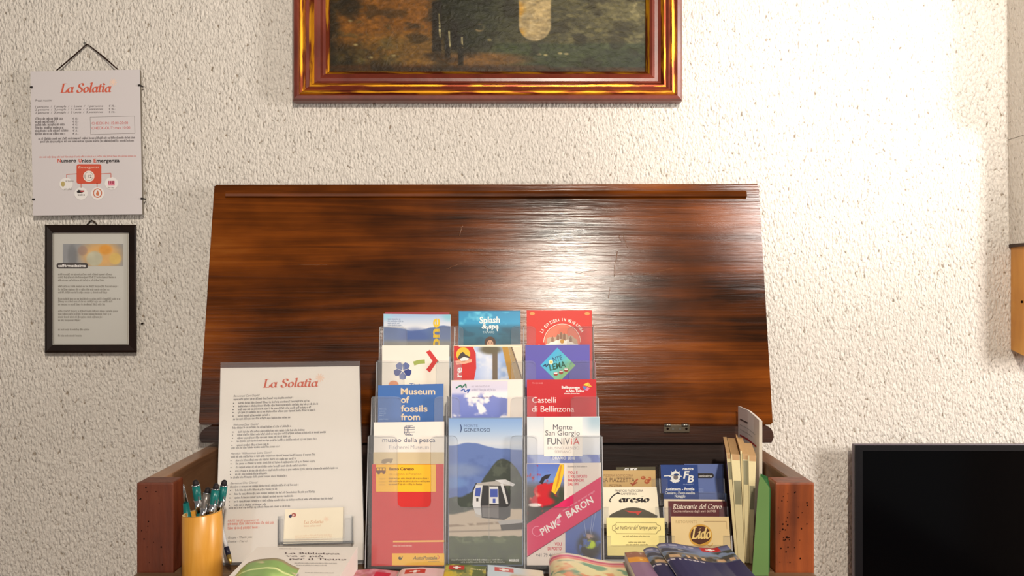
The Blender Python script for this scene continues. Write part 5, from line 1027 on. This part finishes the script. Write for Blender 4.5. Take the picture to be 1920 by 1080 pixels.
sheet('booklet', 'yellow-green booklet with a white cross on red, in front of the railway leaflet', 'booklet', [(836, 1057, 1.262), (870, 1058, 1.262), (912, 1062, 1.262)], (.001, -.11, -.002), .018, f, 60, 70, GF, True)
def f(U, V): img = mixc(C3(U, (196, 206, 214)), (222, 206, 178), sst(U, .5, .85)); img = mixc(img, (186, 150, 110), sst(vnoise(U * 60, V * 60, 16, 66), .5, .65) * sst(V, .2, .4)); return cross(U, V, img, .12, .46, .06, .23)
sheet('booklet', 'pale blue booklet with a white cross on red, right of the yellow-green one', 'booklet', [(914, 1058.5, 1.258), (950, 1062, 1.258), (990, 1067, 1.258), (1018, 1070, 1.258)], (.002, -.11, 0), .018, f, 60, 70, GF, True)
def f(U, V):
    w_ = V + .012 * np.sin(U * 7); img = vgrad(w_, [(0, (214, 200, 176)), (.06, (222, 206, 186)), (.075, (206, 110, 130)), (.12, (190, 70, 104)), (.135, (220, 160, 150)), (.19, (224, 128, 110)), (.21, (226, 210, 170)), (.4, (224, 212, 160)), (1, (214, 196, 150))])
    img = mixc(img, (120, 156, 126), sst(vnoise(U * 60, V * 100, 10, 68), .56, .68) * sst(V, .22, .26)); return mixc(img, (214, 140, 100), sst(vnoise(U * 60, V * 60, 14, 69), .55, .66) * sst(V, .28, .34))
sheet('magazine', 'curled pink and cream magazine lying before the paraglider leaflet', 'magazine', [(1029, 1050, 1.25), (1034, 1041, 1.25), (1048, 1037, 1.25), (1064, 1036.5, 1.25), (1086, 1040, 1.25), (1112, 1047, 1.25), (1142, 1052, 1.25), (1168, 1053, 1.25)], (.001, -.12, -.004), .03, f, 60, 70, GF, True)
def f(U, V):
    img = C3(U, (150, 92, 76)); n = vnoise(U * 60, V * 80, 8, 71); img = mixc(img, (206, 186, 176), sst(n, .6, .72) * (1 - sst(V, .16, .2))); img = mixc(img, (222, 148, 48), ((V > .20) & (V < .36)).astype(float)); img = mixc(img, (240, 200, 110), ((np.abs(V - .28) < .02) & (vnoise(U * 200, V * 10, 9, 4, 1) > .6)).astype(float)); return mixc(img, (140, 108, 136), (V > .37).astype(float))
sheet('booklet', 'brown and orange booklet at the bottom, left of the navy lake magazines', 'booklet', [(1171, 1036, 1.262), (1190, 1034, 1.262), (1212, 1036, 1.262), (1250, 1041, 1.262)], (.002, -.12, -.002), .03, f, 50, 60, GF, True)
def lake(U, V):
    n = vnoise(U * 70, V * 120, 10, 81, 4); n2 = vnoise(U * 120, V * 60, 8, 82); e_ = .135 + .03 * np.sin(U * 5) - .03 * U
    img = vgrad(V, [(0, (44, 44, 66)), (.02, (92, 92, 122)), (.10, (112, 116, 146)), (.2, (128, 142, 168)), (.34, (112, 126, 144)), (1, (40, 42, 62))])
    img = mixc(img, (58, 58, 66), sst(V, e_, e_ + .02) * (1 - sst(V, e_ + .09, e_ + .12)) * (1 - sst(U, .25, .6)) * .8); img = mixc(img, (206, 200, 192), sst(n, .5, .64) * (1 - sst(np.abs(V - e_ - .025), .02, .05)) * (1 - sst(U, .4, .8)))
    img = mixc(img, (66, 72, 62), sst(U, .68, .8) * sst(V, .12, .17) * (1 - sst(V, .30, .36)) * sst(n, .40, .55)); img = mixc(img, (128, 116, 96), sst(V, .26, .31) * sst(n2, .35, .6)); img = mixc(img, (74, 70, 62), sst(V, .29, .33) * sst(n, .45, .6))
    tb = (1 - sst(np.abs(V - .40), .035, .045)); img = mixc(img, (196, 160, 120), tb * sst(vnoise(U * 300, V * 30, 14, 84), .42, .52)); img = mixc(img, (48, 50, 84), sst(V, .45, .47)); img = mixc(img, (200, 190, 190), (1 - sst(np.abs(V - .50), .014, .02)) * (vnoise(U * 400, V * 8, 8, 5, 1) > .45) * (1 - sst(U, .5, .55)))
    return mixc(img, (186, 182, 192), (1 - sst(np.abs(V - .07), .02, .03)) * (vnoise(U * 260, V * 8, 9, 6, 1) > .5) * (1 - sst(U, .5, .55)) * .7)
def f(U, V): return cross(U, V, lake(U, V), .60, .86, .015, .135)
GLM = 'navy lake magazines'
sheet('magazine', 'navy lake magazine underneath, only its left strip showing', 'magazine', [(1206, 1031, 1.262), (1211, 1027, 1.262), (1222, 1025.5, 1.262), (1236, 1027.5, 1.262), (1262, 1029, 1.262), (1310, 1036, 1.262), (1336, 1037, 1.262), (1352, 1034, 1.262)], (.006, -.13, -.008), .0012, lake, 120, 110, GLM)
sheet('magazine', 'navy lake magazine with red flag corner, topmost at lower right', 'magazine', [(1231, 1022, 1.266), (1236, 1018.5, 1.266), (1250, 1017.5, 1.266), (1268, 1019, 1.266), (1290, 1023, 1.266), (1312, 1026.5, 1.266), (1336, 1027.5, 1.266), (1363, 1021.5, 1.266)], (.008, -.13, -.006), .0012, f, 150, 120, GLM)
